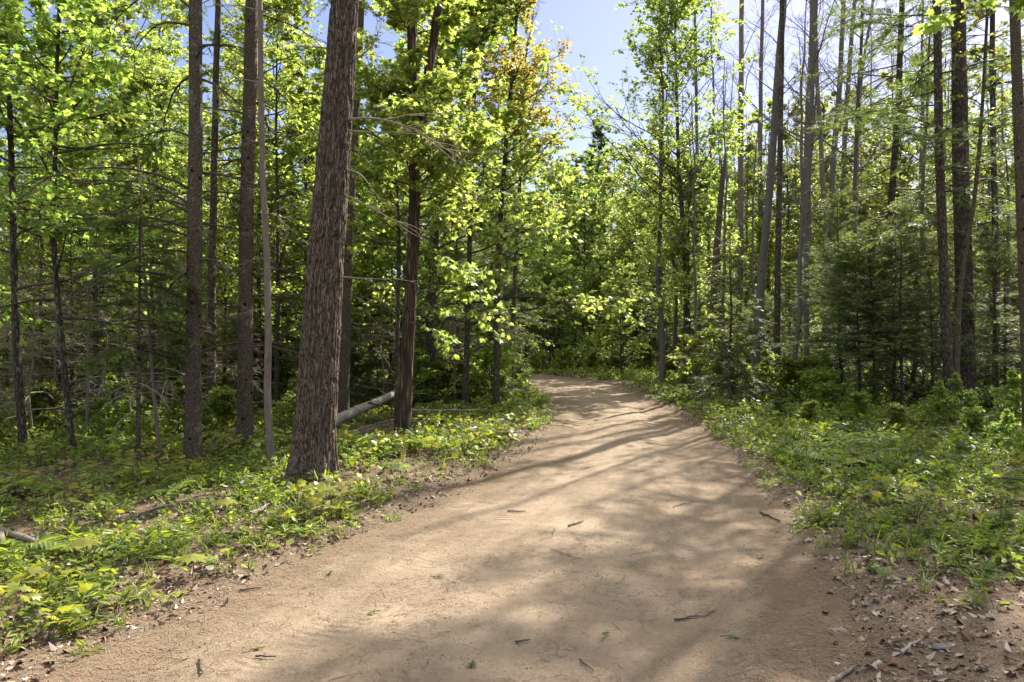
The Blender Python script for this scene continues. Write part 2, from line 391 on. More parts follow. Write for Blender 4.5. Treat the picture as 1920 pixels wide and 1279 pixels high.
def conifer(seed, P, z0, z1, spread, nb, droop=-.05, tpl=SPRAYS, sl=.24, per=18, dens=1.0, el0=-.1, el1=.5, width=1.0, shape=1.0, second=True):
    """crown mesh of a spruce, fir or pine: whorled boughs clothed with needle sprays"""
    r = rs(seed); mb = MB()
    z = np.sort(r.uniform(0, 1, nb)) * (z1 - z0) + z0; z += r.normal(0, .03, nb); z = np.clip(z, z0, P[-1, 2] - .02)
    rel = (z - z0) / max(P[-1, 2] - z0, .1)
    a = r.uniform(0, 2 * PI, nb); el = el0 + (el1 - el0) * rel + r.normal(0, .12, nb)
    d = np.column_stack([np.cos(a) * np.cos(el), np.sin(a) * np.cos(el), np.sin(el)])
    L = spread * (1 - rel) ** shape * r.uniform(.55, 1.12, nb) + .12
    B1 = grow(r, on_stem(P, z), d, L, 6, .07, droop)
    tubes(mb, B1, np.clip(.008 * L + .003, .003, .02)[:, None] * np.linspace(1, .25, 7)[None], 4, 0)
    def clothe(B, L, per, t0, s):
        k = per; t = r.uniform(t0, 1.0, (len(B), k)); p, dd = along(B, t); n = len(p)
        keep = r.uniform(size=n) < np.clip(np.repeat(L, k) / spread * 1.3 + .25, 0, 1) * dens
        p = p[keep]; dd = dd[keep]; n = len(p)
        sd = unit(np.cross(dd, [0, 0, 1.])) * r.choice([-1, 1], n)[:, None]
        dirs = unit(dd * r.uniform(.4, 1.2, (n, 1)) + sd * r.uniform(.3, 1.0, (n, 1)) + np.column_stack([0 * p[:, 0], 0 * p[:, 0], r.normal(-.08, .22, n)]))
        nn = unit(np.array([0, 0, 1.]) + r.normal(0, .35, (n, 3)))
        which = r.randint(0, len(tpl), n)
        for q in range(len(tpl)):
            m = which == q; scatter(mb, tpl[q], p[m], frames(dirs[m], nn[m]), np.column_stack([s * width * np.ones(m.sum()), s * np.ones(m.sum()), s * width * np.ones(m.sum())]) * r.uniform(.6, 1.25, m.sum())[:, None], 1)
    clothe(B1, L, per, .12, sl)
    if second:
        k = 5; pp, dd = along(B1, r.uniform(.25, .95, (nb, k))); L2 = np.repeat(L, k) * r.uniform(.25, .5, nb * k)
        sd = unit(np.cross(dd, [0, 0, 1.])) * np.tile([1, -1, 1, -1, 1], nb)[:, None]
        B2 = grow(r, pp, unit(dd + sd * .9), L2, 3, .06, droop * .6)
        tubes(mb, B2, np.full((len(B2), 4), 1.) * np.linspace(.004, .0015, 4)[None], 3, 0)
        clothe(B2, L2 * 2, max(per // 3, 3), .1, sl)
    t = P[-1][None] - [[0, 0, .05]]
    scatter(mb, tpl[0], np.repeat(t, 4, 0), frames(unit(r.normal(0, .25, (4, 3)) + [0, 0, 1.]), r.normal(size=(4, 3))), np.full(4, sl), 1)
    return mb
def dead_limb(r, p, a, L, el=.1, droop=-.12, r0=.012, k=7, sub=.35, mat='dead_twig'):
    """one bare dead bough with its side twigs"""
    mb = MB(); d = np.array([[math.cos(a) * math.cos(el), math.sin(a) * math.cos(el), math.sin(el)]])
    B = grow(r, np.array([p]), d, np.array([L]), 9, .07, droop); tubes(mb, B, r0 * np.linspace(1, .22, 10)[None], 6, 0)
    if k:
        pp, dd = along(B, r.uniform(.25, 1, (1, k))); L2 = L * sub * r.uniform(.4, 1.1, k)
        B2 = grow(r, pp, fork(r, dd, .3, .8, .4), L2, 5, .12, droop * .7); tubes(mb, B2, np.full((k, 6), r0 * .38) * np.linspace(1, .3, 6)[None], 4, 0)
        pp, dd = along(B2, r.uniform(.2, 1, (k, 3))); L3 = np.repeat(L2, 3) * r.uniform(.25, .6, 3 * k)
        B3 = grow(r, pp, fork(r, dd, .3, .9, .4), L3, 3, .14, droop * .5); tubes(mb, B3, np.full((3 * k, 4), r0 * .2) * np.linspace(1, .5, 4)[None], 3, 0)
    return mb
# ================================================================== SETTING
def sheet(name, X, Y, Z, mat, uv=None):
    ny, nx = X.shape; V = np.stack([X, Y, Z], -1).reshape(-1, 3)
    i = np.arange(ny - 1)[:, None]; j = np.arange(nx - 1)[None]
    q = np.stack([i * nx + j, i * nx + j + 1, (i + 1) * nx + j + 1, (i + 1) * nx + j], -1).reshape(-1)
    mb = MB(); mb.add(V, q, np.full((ny - 1) * (nx - 1), 4), 0, True); o = mb.build(name, mat)
    if uv is not None:
        u = o.data.uv_layers.new(name='UVMap'); li = np.empty(len(o.data.loops), np.int32); o.data.loops.foreach_get('vertex_index', li)
        u.data.foreach_set('uv', uv.reshape(-1, 2)[li].astype(np.float32).ravel())
    return o
def ground_material():
    m, nt = nodes('forest_soil'); g = N(nt, 'NewGeometry'); P = g.outputs['Position']; at_ = N(nt, 'Attribute', attribute_name='roadside'); 
    n1 = noise(nt, P, 1.6, 5, .65); n2 = noise(nt, P, 22, 5, .7); n3 = noise(nt, mapping(nt, P, (1, 1, 1)), 90, 3, .7)
    soil = ramp(nt, [(.25, (.055, .038, .026)), (.5, (.12, .082, .055)), (.72, (.20, .15, .105))], n2).outputs[0]
    moss = ramp(nt, [(.3, (.035, .05, .014)), (.7, (.075, .095, .028))], n3).outputs[0]
    c = mixc(nt, ramp(nt, [(.50, (0, 0, 0)), (.60, (1, 1, 1))], n1).outputs[0], soil, moss)
    needles = ramp(nt, [(.3, (.085, .062, .042)), (.55, (.155, .118, .082)), (.75, (.24, .19, .137))], n3).outputs[0]
    c = mixc(nt, at_.outputs['Fac'], c, needles)
    h = mathn(nt, 'ADD', n2, mathn(nt, 'MULTIPLY', n3, .5))
    finish(nt, principled(nt, c, .95, .1, h, .9, .03).outputs[0]); return m
def road_material():
    m, nt = nodes('sandy_dirt'); g = N(nt, 'NewGeometry'); P = g.outputs['Position']; uv = N(nt, 'TexCoord').outputs['UV']
    n1 = noise(nt, P, .9, 5, .6); n2 = noise(nt, P, 7, 6, .7); n3 = noise(nt, P, 60, 4, .7); n4 = noise(nt, P, 260, 3, .7)
    sand = ramp(nt, [(.30, (.14, .106, .073)), (.47, (.248, .190, .134)), (.66, (.35, .279, .203))], mathn(nt, 'ADD', mathn(nt, 'MULTIPLY', n1, .55), mathn(nt, 'MULTIPLY', n2, .45))).outputs[0]
    sand = mixc(nt, .55, sand, ramp(nt, [(.3, (.55, .53, .5)), (.7, (1.25, 1.25, 1.25))], n4).outputs[0], 'MULTIPLY')
    # trodden-in needles and dark earth lie in patches, more towards the edges
    sx = N(nt, 'SeparateXYZ'); nt.links.new(uv, sx.inputs[0]); lat = mathn(nt, 'ABSOLUTE', sx.outputs[0])
    e = mathn(nt, 'MULTIPLY', mathn(nt, 'POWER', lat, 2.5), .17)
    st = noise(nt, mapping(nt, uv, (9, 1.1, 1)), 1.0, 4, .6)
    dn = mathn(nt, 'ADD', mathn(nt, 'ADD', mathn(nt, 'MULTIPLY', n2, .36), mathn(nt, 'ADD', mathn(nt, 'MULTIPLY', n3, .36), mathn(nt, 'MULTIPLY', st, .28))), e)
    f = ramp(nt, [(.50, (0, 0, 0)), (.62, (1, 1, 1))], dn).outputs[0]
    dirt = ramp(nt, [(.3, (.085, .06, .038)), (.7, (.18, .135, .088))], n4).outputs[0]
    c = mixc(nt, mathn(nt, 'MULTIPLY', f, .85), sand, dirt)
    # tyre tread: bars across the two wheel lines, worn away in patches
    w = N(nt, 'TexWave', wave_type='BANDS', bands_direction='Y', wave_profile='SIN'); nt.links.new(uv, w.inputs['Vector']); w.inputs['Scale'].default_value = 4.2; w.inputs['Distortion'].default_value = .8; w.inputs['Detail'].default_value = 1
    tr = mathn(nt, 'SUBTRACT', lat, .52); tr = mathn(nt, 'ABSOLUTE', tr); tr = ramp(nt, [(.06, (1, 1, 1)), (.13, (0, 0, 0))], tr).outputs[0]
    tw = mathn(nt, 'MULTIPLY', mathn(nt, 'MULTIPLY', tr, w.outputs['Fac']), ramp(nt, [(.48, (0, 0, 0)), (.6, (1, 1, 1))], n1).outputs[0])
    h = mathn(nt, 'ADD', mathn(nt, 'ADD', mathn(nt, 'MULTIPLY', n2, .9), mathn(nt, 'MULTIPLY', n3, .55)), mathn(nt, 'ADD', mathn(nt, 'MULTIPLY', n4, .22), mathn(nt, 'MULTIPLY', tw, .4)))
    finish(nt, principled(nt, c, .95, .1, h, .85, .035).outputs[0]); return m
def axis(lo, hi, n, near, c):
    t = np.linspace(-1, 1, n); g = np.sinh(t * c) / np.sinh(c)
    a = np.where(g < 0, near + g * (near - lo), near + g * (hi - near)); return a
gx = axis(-130, 130, 460, 0, 4.6); gy = axis(-60, 230, 460, 6, 4.4)
X, Y = np.meshgrid(gx, gy); Z = ground_z(X, Y).reshape(X.shape)
M['ground'] = ground_material(); M['road'] = road_material()
go = tag(sheet('forest_floor', X, Y, Z, M['ground']), kind='structure')
sv = np.abs(road_s(X, Y)); ed = fbm(X.ravel() * 2, Y.ravel() * 2, 70, 3)
att = go.data.attributes.new('roadside', 'FLOAT', 'POINT'); att.data.foreach_set('value', (1 - sstep(1.0, 1.75, sv + .8 * ed)).astype(np.float32))
# road: strip along its line, edges dipping under the verge
def resample(L, ds):
    seg = np.linalg.norm(np.diff(L[:, :2], axis=0), axis=1); s = np.concatenate([[0], np.cumsum(seg)]); out = []; q = 0
    while q < s[-1]:
        out.append(q); y = np.interp(q, s, L[:, 1]); out_d = max(.04, abs(y - 2) * .012) if y > -6 else .4; q += min(out_d, .3) if y > -6 else .4
    out = np.array(out); return np.column_stack([np.interp(out, s, L[:, k]) for k in range(3)]), out
RQ, sl = resample(RL, .05)
tg = np.gradient(RQ[:, :2], axis=0); tg = unit(tg); nrm = np.column_stack([tg[:, 1], -tg[:, 0]])
lat = np.linspace(-1.28, 1.28, 84)
RX = RQ[:, None, 0] + nrm[:, None, 0] * lat[None] * RQ[:, None, 2]; RY = RQ[:, None, 1] + nrm[:, None, 1] * lat[None] * RQ[:, None, 2]
S = np.broadcast_to(lat, RX.shape)
RZ = road_z(RX, RY, S) - .10 * sstep(1.12, 1.28, np.abs(S))
tag(sheet('dirt_road', RX, RY, RZ, M['road'], np.stack([S, np.broadcast_to(sl[:, None], S.shape)], -1)), kind='structure')

# ================================================================== TREES
def px_path(pts, d, h, seed, n=18, wob=.010, depth=0.0):
    """stem line through points seen at (px, py) at distance d, carried on to height h; local to its foot"""
    x0, y0 = at(pts[0][0], d); z0 = gz(x0, y0) - .03
    loc = [(0.0, 0.0)]
    for px, py in pts[1:]: loc.append(((px - 960) / F * d - x0, EYE + (640 - py) / F * d - z0))
    loc = np.array(loc)
    if loc[-1, 1] < h:
        k = (loc[-1, 0] - loc[0, 0]) / max(loc[-1, 1], .1); loc = np.vstack([loc, [loc[-1, 0] + k * .6 * (h - loc[-1, 1]), h]])
    z = np.linspace(0, h, n); x = np.interp(z, loc[:, 1], loc[:, 0]); r = rs(seed)
    for _ in range(1): x[1:-1] = .25 * x[:-2] + .5 * x[1:-1] + .25 * x[2:]
    w = np.cumsum(r.normal(0, wob * h / n * 2, (n, 2)), 0); w -= w[0]; w -= np.linspace(0, 1, n)[:, None] * w[-1]
    return x0, y0, z0, np.column_stack([x + w[:, 0] * .5, w[:, 1] + depth * z, z])
def tree(name, label, cat, pts, d, h, r0, r1, mat, crown=None, crown_mats=None, seed=1, sides=10, flare=.3, rough=.05, group=None, dead=(), dead_mat='dead_twig', deadr=.010, wob=.010, sub=4, trunk_fn=None, depth=0.0, pw=1.0):
    x, y, z, P = px_path(pts, d, h, seed, wob=wob, depth=depth)
    o = empty(name, x, y, z); tag(o, label, cat, group)
    tm = trunk_fn(P, r0, r1) if trunk_fn else trunk_mesh(P, r0, r1, sides, seed, flare, rough, sub, pw)
    tm.build('trunk', M[mat], o)
    if crown: crown(P).build('crown', [M[c] for c in crown_mats], o)
    r = rs(seed + 77)
    for (zz, a, L, el, dr) in dead:
        dead_limb(r, on_stem(P, np.array([zz]))[0], a, L, el, dr, deadr).build('dead_branch', M[dead_mat], o)
    return o
def cr_broad(seed, z0, z1, nprim, plen, tpl, size, **k):
    return lambda P: broadleaf(seed, P, z0, z1, nprim, plen, tpl, size, 1, **k)
def cr_con(seed, z0, z1, spread, nb, **k):
    return lambda P: conifer(seed, P, z0, z1, spread, nb, **k)

# --- the big leaning pine by the road
def pine_trunk(P, r0, r1):
    n, sides = 620, 132
    h = P[-1, 2]; z = np.concatenate([np.linspace(0, 7.2, n), np.linspace(7.3, h, 60)])
    Q = np.column_stack([np.interp(z, P[:, 2], P[:, 0]), np.interp(z, P[:, 2], P[:, 1]), z])
    R = np.interp(z, [0, .5, 1.5, 3, 5.5, 9, h], [.258, .236, .220, .194, .156, .13, .04])
    th = np.arange(sides) * 2 * PI / sides
    fl = np.exp(-z / .22)[:, None] * (.40 + .34 * np.cos(5 * th + .6) * (np.sin(2 * th + 1) * .5 + .6))[None]
    u = th[None] * np.ones((len(z), 1)) * 3.4; zz = z[:, None] * np.ones((1, sides))
    # furrowed plates: stretched ridges, wrapped round without a seam
    def wrap(f): 
        w = (th / (2 * PI))[None]; return f(u) * (1 - w) + f(u - 2 * PI * 3.4) * w
    a = wrap(lambda q: vnoise(q * 3.2 + 2.0 * (vnoise(q * 1.1, zz * 3.0, 5) - .5), zz * 3.8, 11)); b = wrap(lambda q: vnoise(q * 5 + 40, zz * 11, 17)); c = wrap(lambda q: vnoise(q * 12 + 9, zz * 30, 23))
    ridge = 1 - np.abs(a - .5) * 2; ridge = np.clip((ridge - .72) / .28, 0, 1)
    disp = -.030 * ridge ** 1.1 + .012 * (b - .5) + .006 * (c - .5)
    nz = (R[:, None] * (1 + fl) + disp) / R[:, None]
    mb = MB(); tubes(mb, Q, R, sides, 0, True, False, nz[None]); return mb
pine = tree('pine_tree', 'big pine with furrowed brown bark leaning right on the left road verge', 'tree', [(585, 905), (600, 640), (625, 300), (650, 0)], 8.37, 21, .25, .05, 'pine_bark',
    cr_con(301, 11, 20.6, 3.2, 28, tpl=TUFTS, sl=.16, per=34, droop=.02, el0=.1, el1=.6), ['dark_twig', 'pine'], seed=3, trunk_fn=pine_trunk, wob=.004)
def pine_dead():
    x, y, z, P = px_path([(585, 905), (600, 640), (625, 300), (650, 0)], 8.37, 21, 3, wob=.004)
    r = rs(910)
    for (py, a, L, el, dr, k, r0) in [(228, -.3, 1.5, .0, -.06, 7, .015), (250, -.5, 1.2, -.22, -.03, 5, .012), (322, -.3, .42, -.05, -.12, 3, .012), (368, -.25, 1.05, -.36, -.05, 4, .011), (520, .1, .62, .02, -.02, 3, .010), (112, .0, .45, .5, .03, 3, .012), (470, 2.75, .22, .7, -.02, 1, .012), (90, 2.9, .5, .2, -.05, 3, .010)]:
        zz = EYE + (640 - py) / F * 8.37 - z; q = on_stem(P, np.array([zz]))[0]; rad = .19
        q = q + np.array([math.cos(a), math.sin(a), 0]) * (rad - .02)
        dead_limb(r, q, a, L, el, dr, r0, k, .5).build('dead_branch', M['dead_twig'], pine)
pine_dead()

# --- spruces behind it on the left
rr = rs(44)
def deads(n, zlo, zhi, L0, L1, az=None, dr=-.12, el=.25):
    return [(rr.uniform(zlo, zhi), (rr.uniform(0, 2 * PI) if az is None else rr.choice(az) + rr.normal(0, .5)), rr.uniform(L0, L1), rr.normal(el, .15), dr + rr.normal(0, .03)) for _ in range(n)]
tree('spruce_tree', 'straight spruce with lichen flecked trunk and drooping dead branches, left of the big pine', 'tree', [(361, 866), (362, 560), (366, 200), (366, 0)], 9.9, 19, .108, .03, 'spruce_bark',
     cr_con(302, 8.5, 18.8, 2.3, 30, per=20, sl=.3), ['dark_twig', 'spruce'], seed=5, sides=18, flare=.35, rough=.04, dead=deads(14, 2.4, 6.6, 1.3, 2.5, [PI, 2.7, 3.5], -.11, .45) + deads(10, 1.2, 6.2, .6, 1.6, [0, -.5, .5, 1.5]), dead_mat='dark_twig', deadr=.02, wob=.004, sub=8)
tree('spruce_tree', 'reddish grey spruce trunk with dead twigs between the lichen flecked spruce and the big pine', 'tree', [(459, 836), (462, 520), (468, 200), (472, 0)], 11.4, 20, .12, .04, 'spruce_bark',
     cr_con(303, 8, 19.8, 2.4, 30, per=20, sl=.3), ['dark_twig', 'spruce'], seed=6, sides=18, flare=.3, dead=deads(22, 1.2, 6.8, .7, 1.9, None, -.07, .15), dead_mat='dark_twig', deadr=.016, wob=.004, sub=8)
tree('spruce_tree', 'thin dark spruce trunk standing just behind the lichen flecked spruce', 'tree', [(396, 800), (398, 450), (404, 150), (409, 0)], 15.5, 18, .085, .03, 'dark_bark',
     cr_con(304, 8.5, 17.8, 1.9, 24, per=16, sl=.3), ['dark_twig', 'spruce'], seed=7, dead=deads(10, 1.5, 8, .5, 1.3), dead_mat='dark_twig')
tree('dead_spruce', 'slim pale grey dead stem standing close against the left side of the big pine', 'tree', [(510, 882), (503, 600), (494, 330), (487, 0)], 9.2, 9.5, .047, .02, 'grey_bark', None, None, seed=8, sides=12, flare=.3, rough=.1, dead=deads(14, .8, 6.5, .3, 1.0, None, -.06, .2), deadr=.008, wob=.016)
tree('spruce_tree', 'smooth olive brown spruce trunk half hidden behind the right side of the big pine', 'tree', [(640, 782), (651, 500), (668, 150), (676, 0)], 15.6, 20, .145, .04, 'spruce_bark',
     cr_con(305, 9, 19.8, 2.2, 24, per=18, sl=.3), ['dark_twig', 'spruce'], seed=9, sides=14, dead=deads(9, 1.5, 8, .6, 1.5, [0, .5, -.5]), wob=.004)
# --- forked maple and its neighbours
def forked_trunk(P, r0, r1):
    mb = trunk_mesh(P, r0, r1, 16, 61, .25, .10, 6, .8)
    k = np.searchsorted(P[:, 2], 4.15); a = P[k].copy(); n = 16
    t = np.linspace(0, 1, n)[:, None]; r = rs(62)
    Q = a + t * np.array([.85, .3, 9.0]) + np.column_stack([.42 * np.sin(t[:, 0] * PI * .9) ** .7 * (1 - t[:, 0]) * 1.1, np.zeros(n), np.zeros(n)]) * .5 + np.cumsum(r.normal(0, .02, (n, 3)), 0) * [1, 1, 0]
    Q[0] = a - [0, 0, .1]; tubes(mb, Q, np.linspace(.085, .03, n), 12, 0)
    return mb
maple = tree('maple_tree', 'maple with peeling reddish brown bark forking into two stems beside the fallen log', 'tree', [(757, 822), (770, 560), (780, 420), (776, 200), (772, 0)], 12.3, 13.5, .115, .03, 'peeling_bark',
     cr_broad(401, 2.9, 13, 84, 1.75, MAPLE, .10, per=6, nsec=8, nter=5, bias=(.06, .12), elev=(.2, .9), trunk_r=.03, thin=.95), ['dark_twig', 'maple'], seed=10, trunk_fn=forked_trunk, wob=.010)
def low_spray():
    r = rs(640); mb = MB()
    p = np.array([(.08, -.08, 2.15), (.09, -.08, 2.45), (.09, -.05, 2.8), (.08, -.1, 1.95), (.08, .0, 3.1)]); d = np.array([(1, -.35, .25), (1, -.1, .2), (.9, -.45, .3), (.8, -.6, .05), (1, .1, .1)])
    B1 = grow(r, p, d, np.array([1.5, 1.3, 1.2, .9, 1.3]), 7, .07, -.075); tubes(mb, B1, np.linspace(.012, .003, 8)[None] * np.ones((5, 1)), 5, 0)
    q, dd = along(B1, r.uniform(.3, 1, (5, 9))); B2 = grow(r, q, fork(r, dd, .3, .9, .7), r.uniform(.2, .5, 45), 4, .1, -.04); tubes(mb, B2, np.linspace(.004, .0015, 5)[None] * np.ones((45, 1)), 3, 0)
    leaf_on(mb, r, B2, 7, MAPLE, .105, 1, .15, hang=.4); leaf_on(mb, r, B1, 8, MAPLE, .105, 1, .4, hang=.4)
    mb.build('low_branch', [M['dark_twig'], M['maple']], maple)
low_spray()
tree('maple_sapling', 'thin dark maple stem rising right beside the peeling forked maple', 'tree', [(744, 782), (747, 600), (752, 470), (742, 330)], 12.9, 6.2, .045, .012, 'dark_bark',
     cr_broad(402, 2.6, 6.0, 12, 1.3, MAPLE, .10, per=4, nsec=5, nter=3, thin=.7), ['dark_twig', 'maple'], seed=11, sides=8, wob=.02)
tree('maple_tree', 'dark maple trunk at the far end of the fallen log behind the forked maple', 'tree', [(804, 735), (812, 500), (826, 250), (838, 60)], 19.0, 15, .15, .04, 'dark_bark',
     cr_broad(403, 3.5, 14.5, 56, 3.0, MAPLE_FAR, .13, per=4, nsec=7, nter=5, bias=(.3, -.1), trunk_r=.06), ['dark_twig', 'maple'], seed=12, sides=12)
tree('maple_tree', 'yellow green maple leaning over the left bend of the road with low leafy branches', 'tree', [(872, 745), (878, 520), (884, 300), (892, 80)], 17.5, 11.5, .075, .025, 'dark_bark',
     cr_broad(404, 1.9, 11.2, 64, 2.6, MAPLE, .115, per=5, nsec=7, nter=5, bias=(.3, -.3), elev=(0, .7), trunk_r=.05), ['dark_twig', 'maple'], seed=13)
tree('maple_tree', 'maple with young orange red leaves reaching toward the sky gap above the road', 'tree', [(930, 740), (934, 500), (950, 260), (968, 60)], 17, 11.5, .085, .02, 'dark_bark',
     cr_broad(405, 5.6, 11.2, 36, 1.6, MAPLE, .085, per=4, nsec=7, nter=4, bias=(.25, -.2), elev=(.1, .8), trunk_r=.05), ['dark_twig', 'maple_red'], seed=14)
tree('maple_tree', 'pale barked straight maple at the inside of the road bend', 'tree', [(958, 712), (966, 520), (974, 360)], 24, 11, .10, .03, 'spruce_bark',
     cr_broad(406, 4.6, 10.6, 34, 1.9, MAPLE_FAR, .13, per=6, nsec=7, nter=4, bias=(-.1, -.2), trunk_r=.05), ['dark_twig', 'maple'], seed=15)
tree('poplar_tree', 'bare poplar with fine leafless twigs showing beside the sky gap', 'tree', [(905, 720), (930, 420), (985, 120), (1005, 0)], 27, 17, .09, .012, 'poplar_bark',
     cr_broad(407, 9.5, 16.6, 24, 2.2, None, 0, nsec=6, nter=4, elev=(.5, 1.1), tropism=.05), ['bare_twig'], seed=16)
# --- left edge saplings
tree('maple_sapling', 'dark maple sapling stem at the far left edge of the clearing', 'tree', [(44, 838), (28, 560), (17, 250), (18, 0)], 11.2, 9.5, .062, .02, 'dark_bark',
     cr_broad(411, 2.2, 9.2, 46, 2.3, MAPLE, .10, per=4, nsec=7, nter=5, elev=(-.05, .5), trunk_r=.035), ['dark_twig', 'maple_green'], seed=21, wob=.016)
tree('maple_sapling', 'crooked two branched maple sapling second in from the far left edge', 'tree', [(136, 842), (118, 640), (98, 420), (104, 200), (108, 60)], 11.0, 9, .048, .014, 'dark_bark',
     cr_broad(412, 2.0, 8.8, 50, 2.4, MAPLE, .10, per=4, nsec=7, nter=5, elev=(-.05, .6), trunk_r=.035), ['dark_twig', 'maple_green'], seed=22, wob=.02)
tree('spruce_sapling', 'small spruce with thin bare foot and drooping dark boughs near the lichen flecked spruce', 'tree', [(259, 872), (261, 640), (264, 380)], 9.6, 3.7, .033, .01, 'spruce_bark',
     cr_con(413, 1.5, 3.6, 1.0, 40, per=16, sl=.18, droop=-.08), ['dark_twig', 'spruce'], seed=23, dead=deads(7, .7, 1.7, .3, .8), sides=8)
tree('dead_sapling', 'pale dead sapling stem leaning left just beside the small drooping spruce', 'tree', [(302, 857), (290, 720), (280, 600), (268, 470)], 10.1, 4.2, .03, .008, 'grey_bark', None, None, seed=24, sides=8, dead=deads(6, .8, 3.4, .25, .7), wob=.015)
tree('dead_sapling', 'thin pale dead stem between the crooked maple sapling and the small drooping spruce', 'tree', [(164, 830), (168, 600), (170, 420)], 12.2, 5.2, .026, .008, 'grey_bark', None, None, seed=25, sides=8, dead=deads(6, .8, 4, .3, .7), wob=.02)
# --- right side
snag = tree('broken_snag', 'grey dead snag broken off to a jagged point on the right of the road', 'snag', [(1330, 740), (1338, 560), (1347, 430), (1356, 322)], 21.5, EYE + (640 - 318) / F * 21.5, .125, .07, 'spruce_bark', None, None, seed=31, sides=12, rough=.14, dead=deads(4, 2, 6, .2, .6), wob=.008)
for k, (dx, dy, L, w) in enumerate([(.03, 0, .42, .035), (-.03, .02, .25, .03), (0, -.04, .16, .03)]):
    h0 = EYE + (640 - 318) / F * 21.5; x0s = (1356 - 1330) / F * 21.5; m2 = MB(); tubes(m2, np.array([[x0s + dx, dy, h0 - .12], [x0s + dx * 1.2, dy, h0 + L * .5], [x0s + dx * 1.5, dy, h0 + L]]), np.array([w, w * .7, .004]), 5, 0); m2.build('broken_tip', M['spruce_bark'], snag)
tree('aspen_tree', 'leafy young aspen with rounded airy crown standing against the sky right of the gap', 'tree', [(1288, 716), (1287, 500), (1272, 300), (1268, 120)], 26, 14.0, .13, .02, 'dark_bark',
     cr_broad(421, 5.2, 13.8, 56, 4.6, ROUND, .115, per=6, nsec=8, nter=5, bias=(-.15, -.1), elev=(.35, .9), tropism=.05, thin=.8, trunk_r=.05, seclen=.5), ['dark_twig', 'aspen'], seed=32)
tree('maple_tree', 'twin dark stems with bright yellow green leaves just left of the broken snag', 'tree', [(1296, 722), (1290, 560), (1292, 330)], 26.5, 8.0, .075, .02, 'dark_bark',
     cr_broad(422, 2.0, 7.8, 56, 2.4, MAPLE, .11, per=5, nsec=7, nter=5, bias=(-.15, -.25), elev=(0, .8), trunk_r=.05), ['dark_twig', 'maple'], seed=33)
tree('poplar_tree', 'tall grey poplar trunk leaning right, the nearest one beyond the broken snag', 'tree', [(1412, 700), (1424, 560), (1446, 290), (1470, 0)], 19.5, 17, .115, .06, 'poplar_bark',
     cr_broad(423, 8.5, 16.6, 16, 2.4, None, 0, nsec=5, nter=3, elev=(.6, 1.1)), ['bare_twig'], seed=34, wob=.012)
tree('poplar_tree', 'dark straight poplar stem next to the leaning poplar beyond the broken snag', 'tree', [(1457, 735), (1459, 500), (1464, 250), (1466, 90)], 19, 14.5, .085, .05, 'dark_bark',
     cr_broad(424, 6.8, 14.2, 20, 2.0, ROUND, .09, per=2, nsec=5, nter=3, elev=(.5, 1.1), thin=.35), ['bare_twig', 'aspen'], seed=35, wob=.008)
for k, (pts, d, h, r0, lab) in enumerate([
    ([(1386, 700), (1389, 370), (1390, 0)], 29, 21, .14, 'pale grey poplar rising straight above the broken snag with a bare crown'),
    ([(1424, 690), (1427, 360), (1432, 0)], 33, 22, .13, 'slim grey poplar between the pale straight poplar and the leaning poplar'),
    ([(1496, 690), (1506, 420), (1519, 150), (1522, 0)], 27, 20, .13, 'dark grey poplar curving up behind the tips of the young firs'),
    ([(1556, 680), (1548, 420), (1528, 130), (1524, 20)], 25, 18, .10, 'poplar stem leaning left and crossing the dark grey curving poplar'),
    ([(1550, 690), (1556, 380), (1574, 150), (1580, 0)], 26, 20, .12, 'poplar with a gentle bow behind the firs, forked bare top'),
    ([(1574, 690), (1578, 380), (1592, 100), (1606, 0)], 31, 21, .13, 'bare poplar leaning right behind the firs beside the bowed poplar'),
    ([(1600, 690), (1606, 400), (1612, 150), (1640, 0)], 24, 17, .07, 'thin dark crooked poplar stem behind the tallest fir'),
    ([(1512, 735), (1514, 480), (1520, 260), (1532, 60)], 18.5, 14, .075, 'thin dark poplar stem rising behind the bushy fir left of the tallest fir'),
    ([(1606, 740), (1604, 500), (1605, 300), (1618, 60)], 19.5, 14, .065, 'thin dark stem rising close behind the right side of the tallest fir'),
    ([(1240, 705), (1238, 400), (1236, 200), (1240, 20)], 34, 20, .10, 'bare poplar showing through the leafy aspen crown'),
    ([(1310, 705), (1306, 300), (1302, 0)], 36, 22, .11, 'far bare poplar rising behind the leafy aspen')]):
    tree('poplar_tree', lab, 'tree', pts, d, h, r0, r0 * .45, 'poplar_bark' if k % 3 else 'grey_bark',
         cr_broad(430 + k, h * .42, h * .98, 24, 3.0, None, 0, nsec=6, nter=4 if d > 22 else 2, elev=(.55, 1.1), tropism=.05), ['bare_twig'], seed=40 + k, wob=.012, group='bare poplars on the right of the road')
tree('pine_tree', 'thick dark pine trunk among the conifers on the far right', 'tree', [(1812, 742), (1806, 520), (1800, 300), (1797, 0)], 15.5, 21, .185, .06, 'dark_bark',
     cr_con(441, 8.5, 20.8, 3.0, 28, tpl=TUFTS, sl=.17, per=30, droop=.01, el0=.0, el1=.6), ['dark_twig', 'pine'], seed=51, sides=16, dead=deads(8, 3, 8, .5, 1.3), dead_mat='dark_twig', sub=8, wob=.004)
tree('spruce_tree', 'dark straight spruce trunk just left of the thick pine, feathery boughs above', 'tree', [(1783, 765), (1770, 560), (1762, 300), (1758, 0)], 14.5, 19, .095, .04, 'dark_bark',
     cr_con(442, 3.8, 18.8, 2.5, 74, per=20, sl=.28, droop=-.04), ['dark_twig', 'fir'], seed=52, sides=14, dead=deads(9, 1.8, 6, .5, 1.4), dead_mat='dark_twig', sub=8, wob=.004)
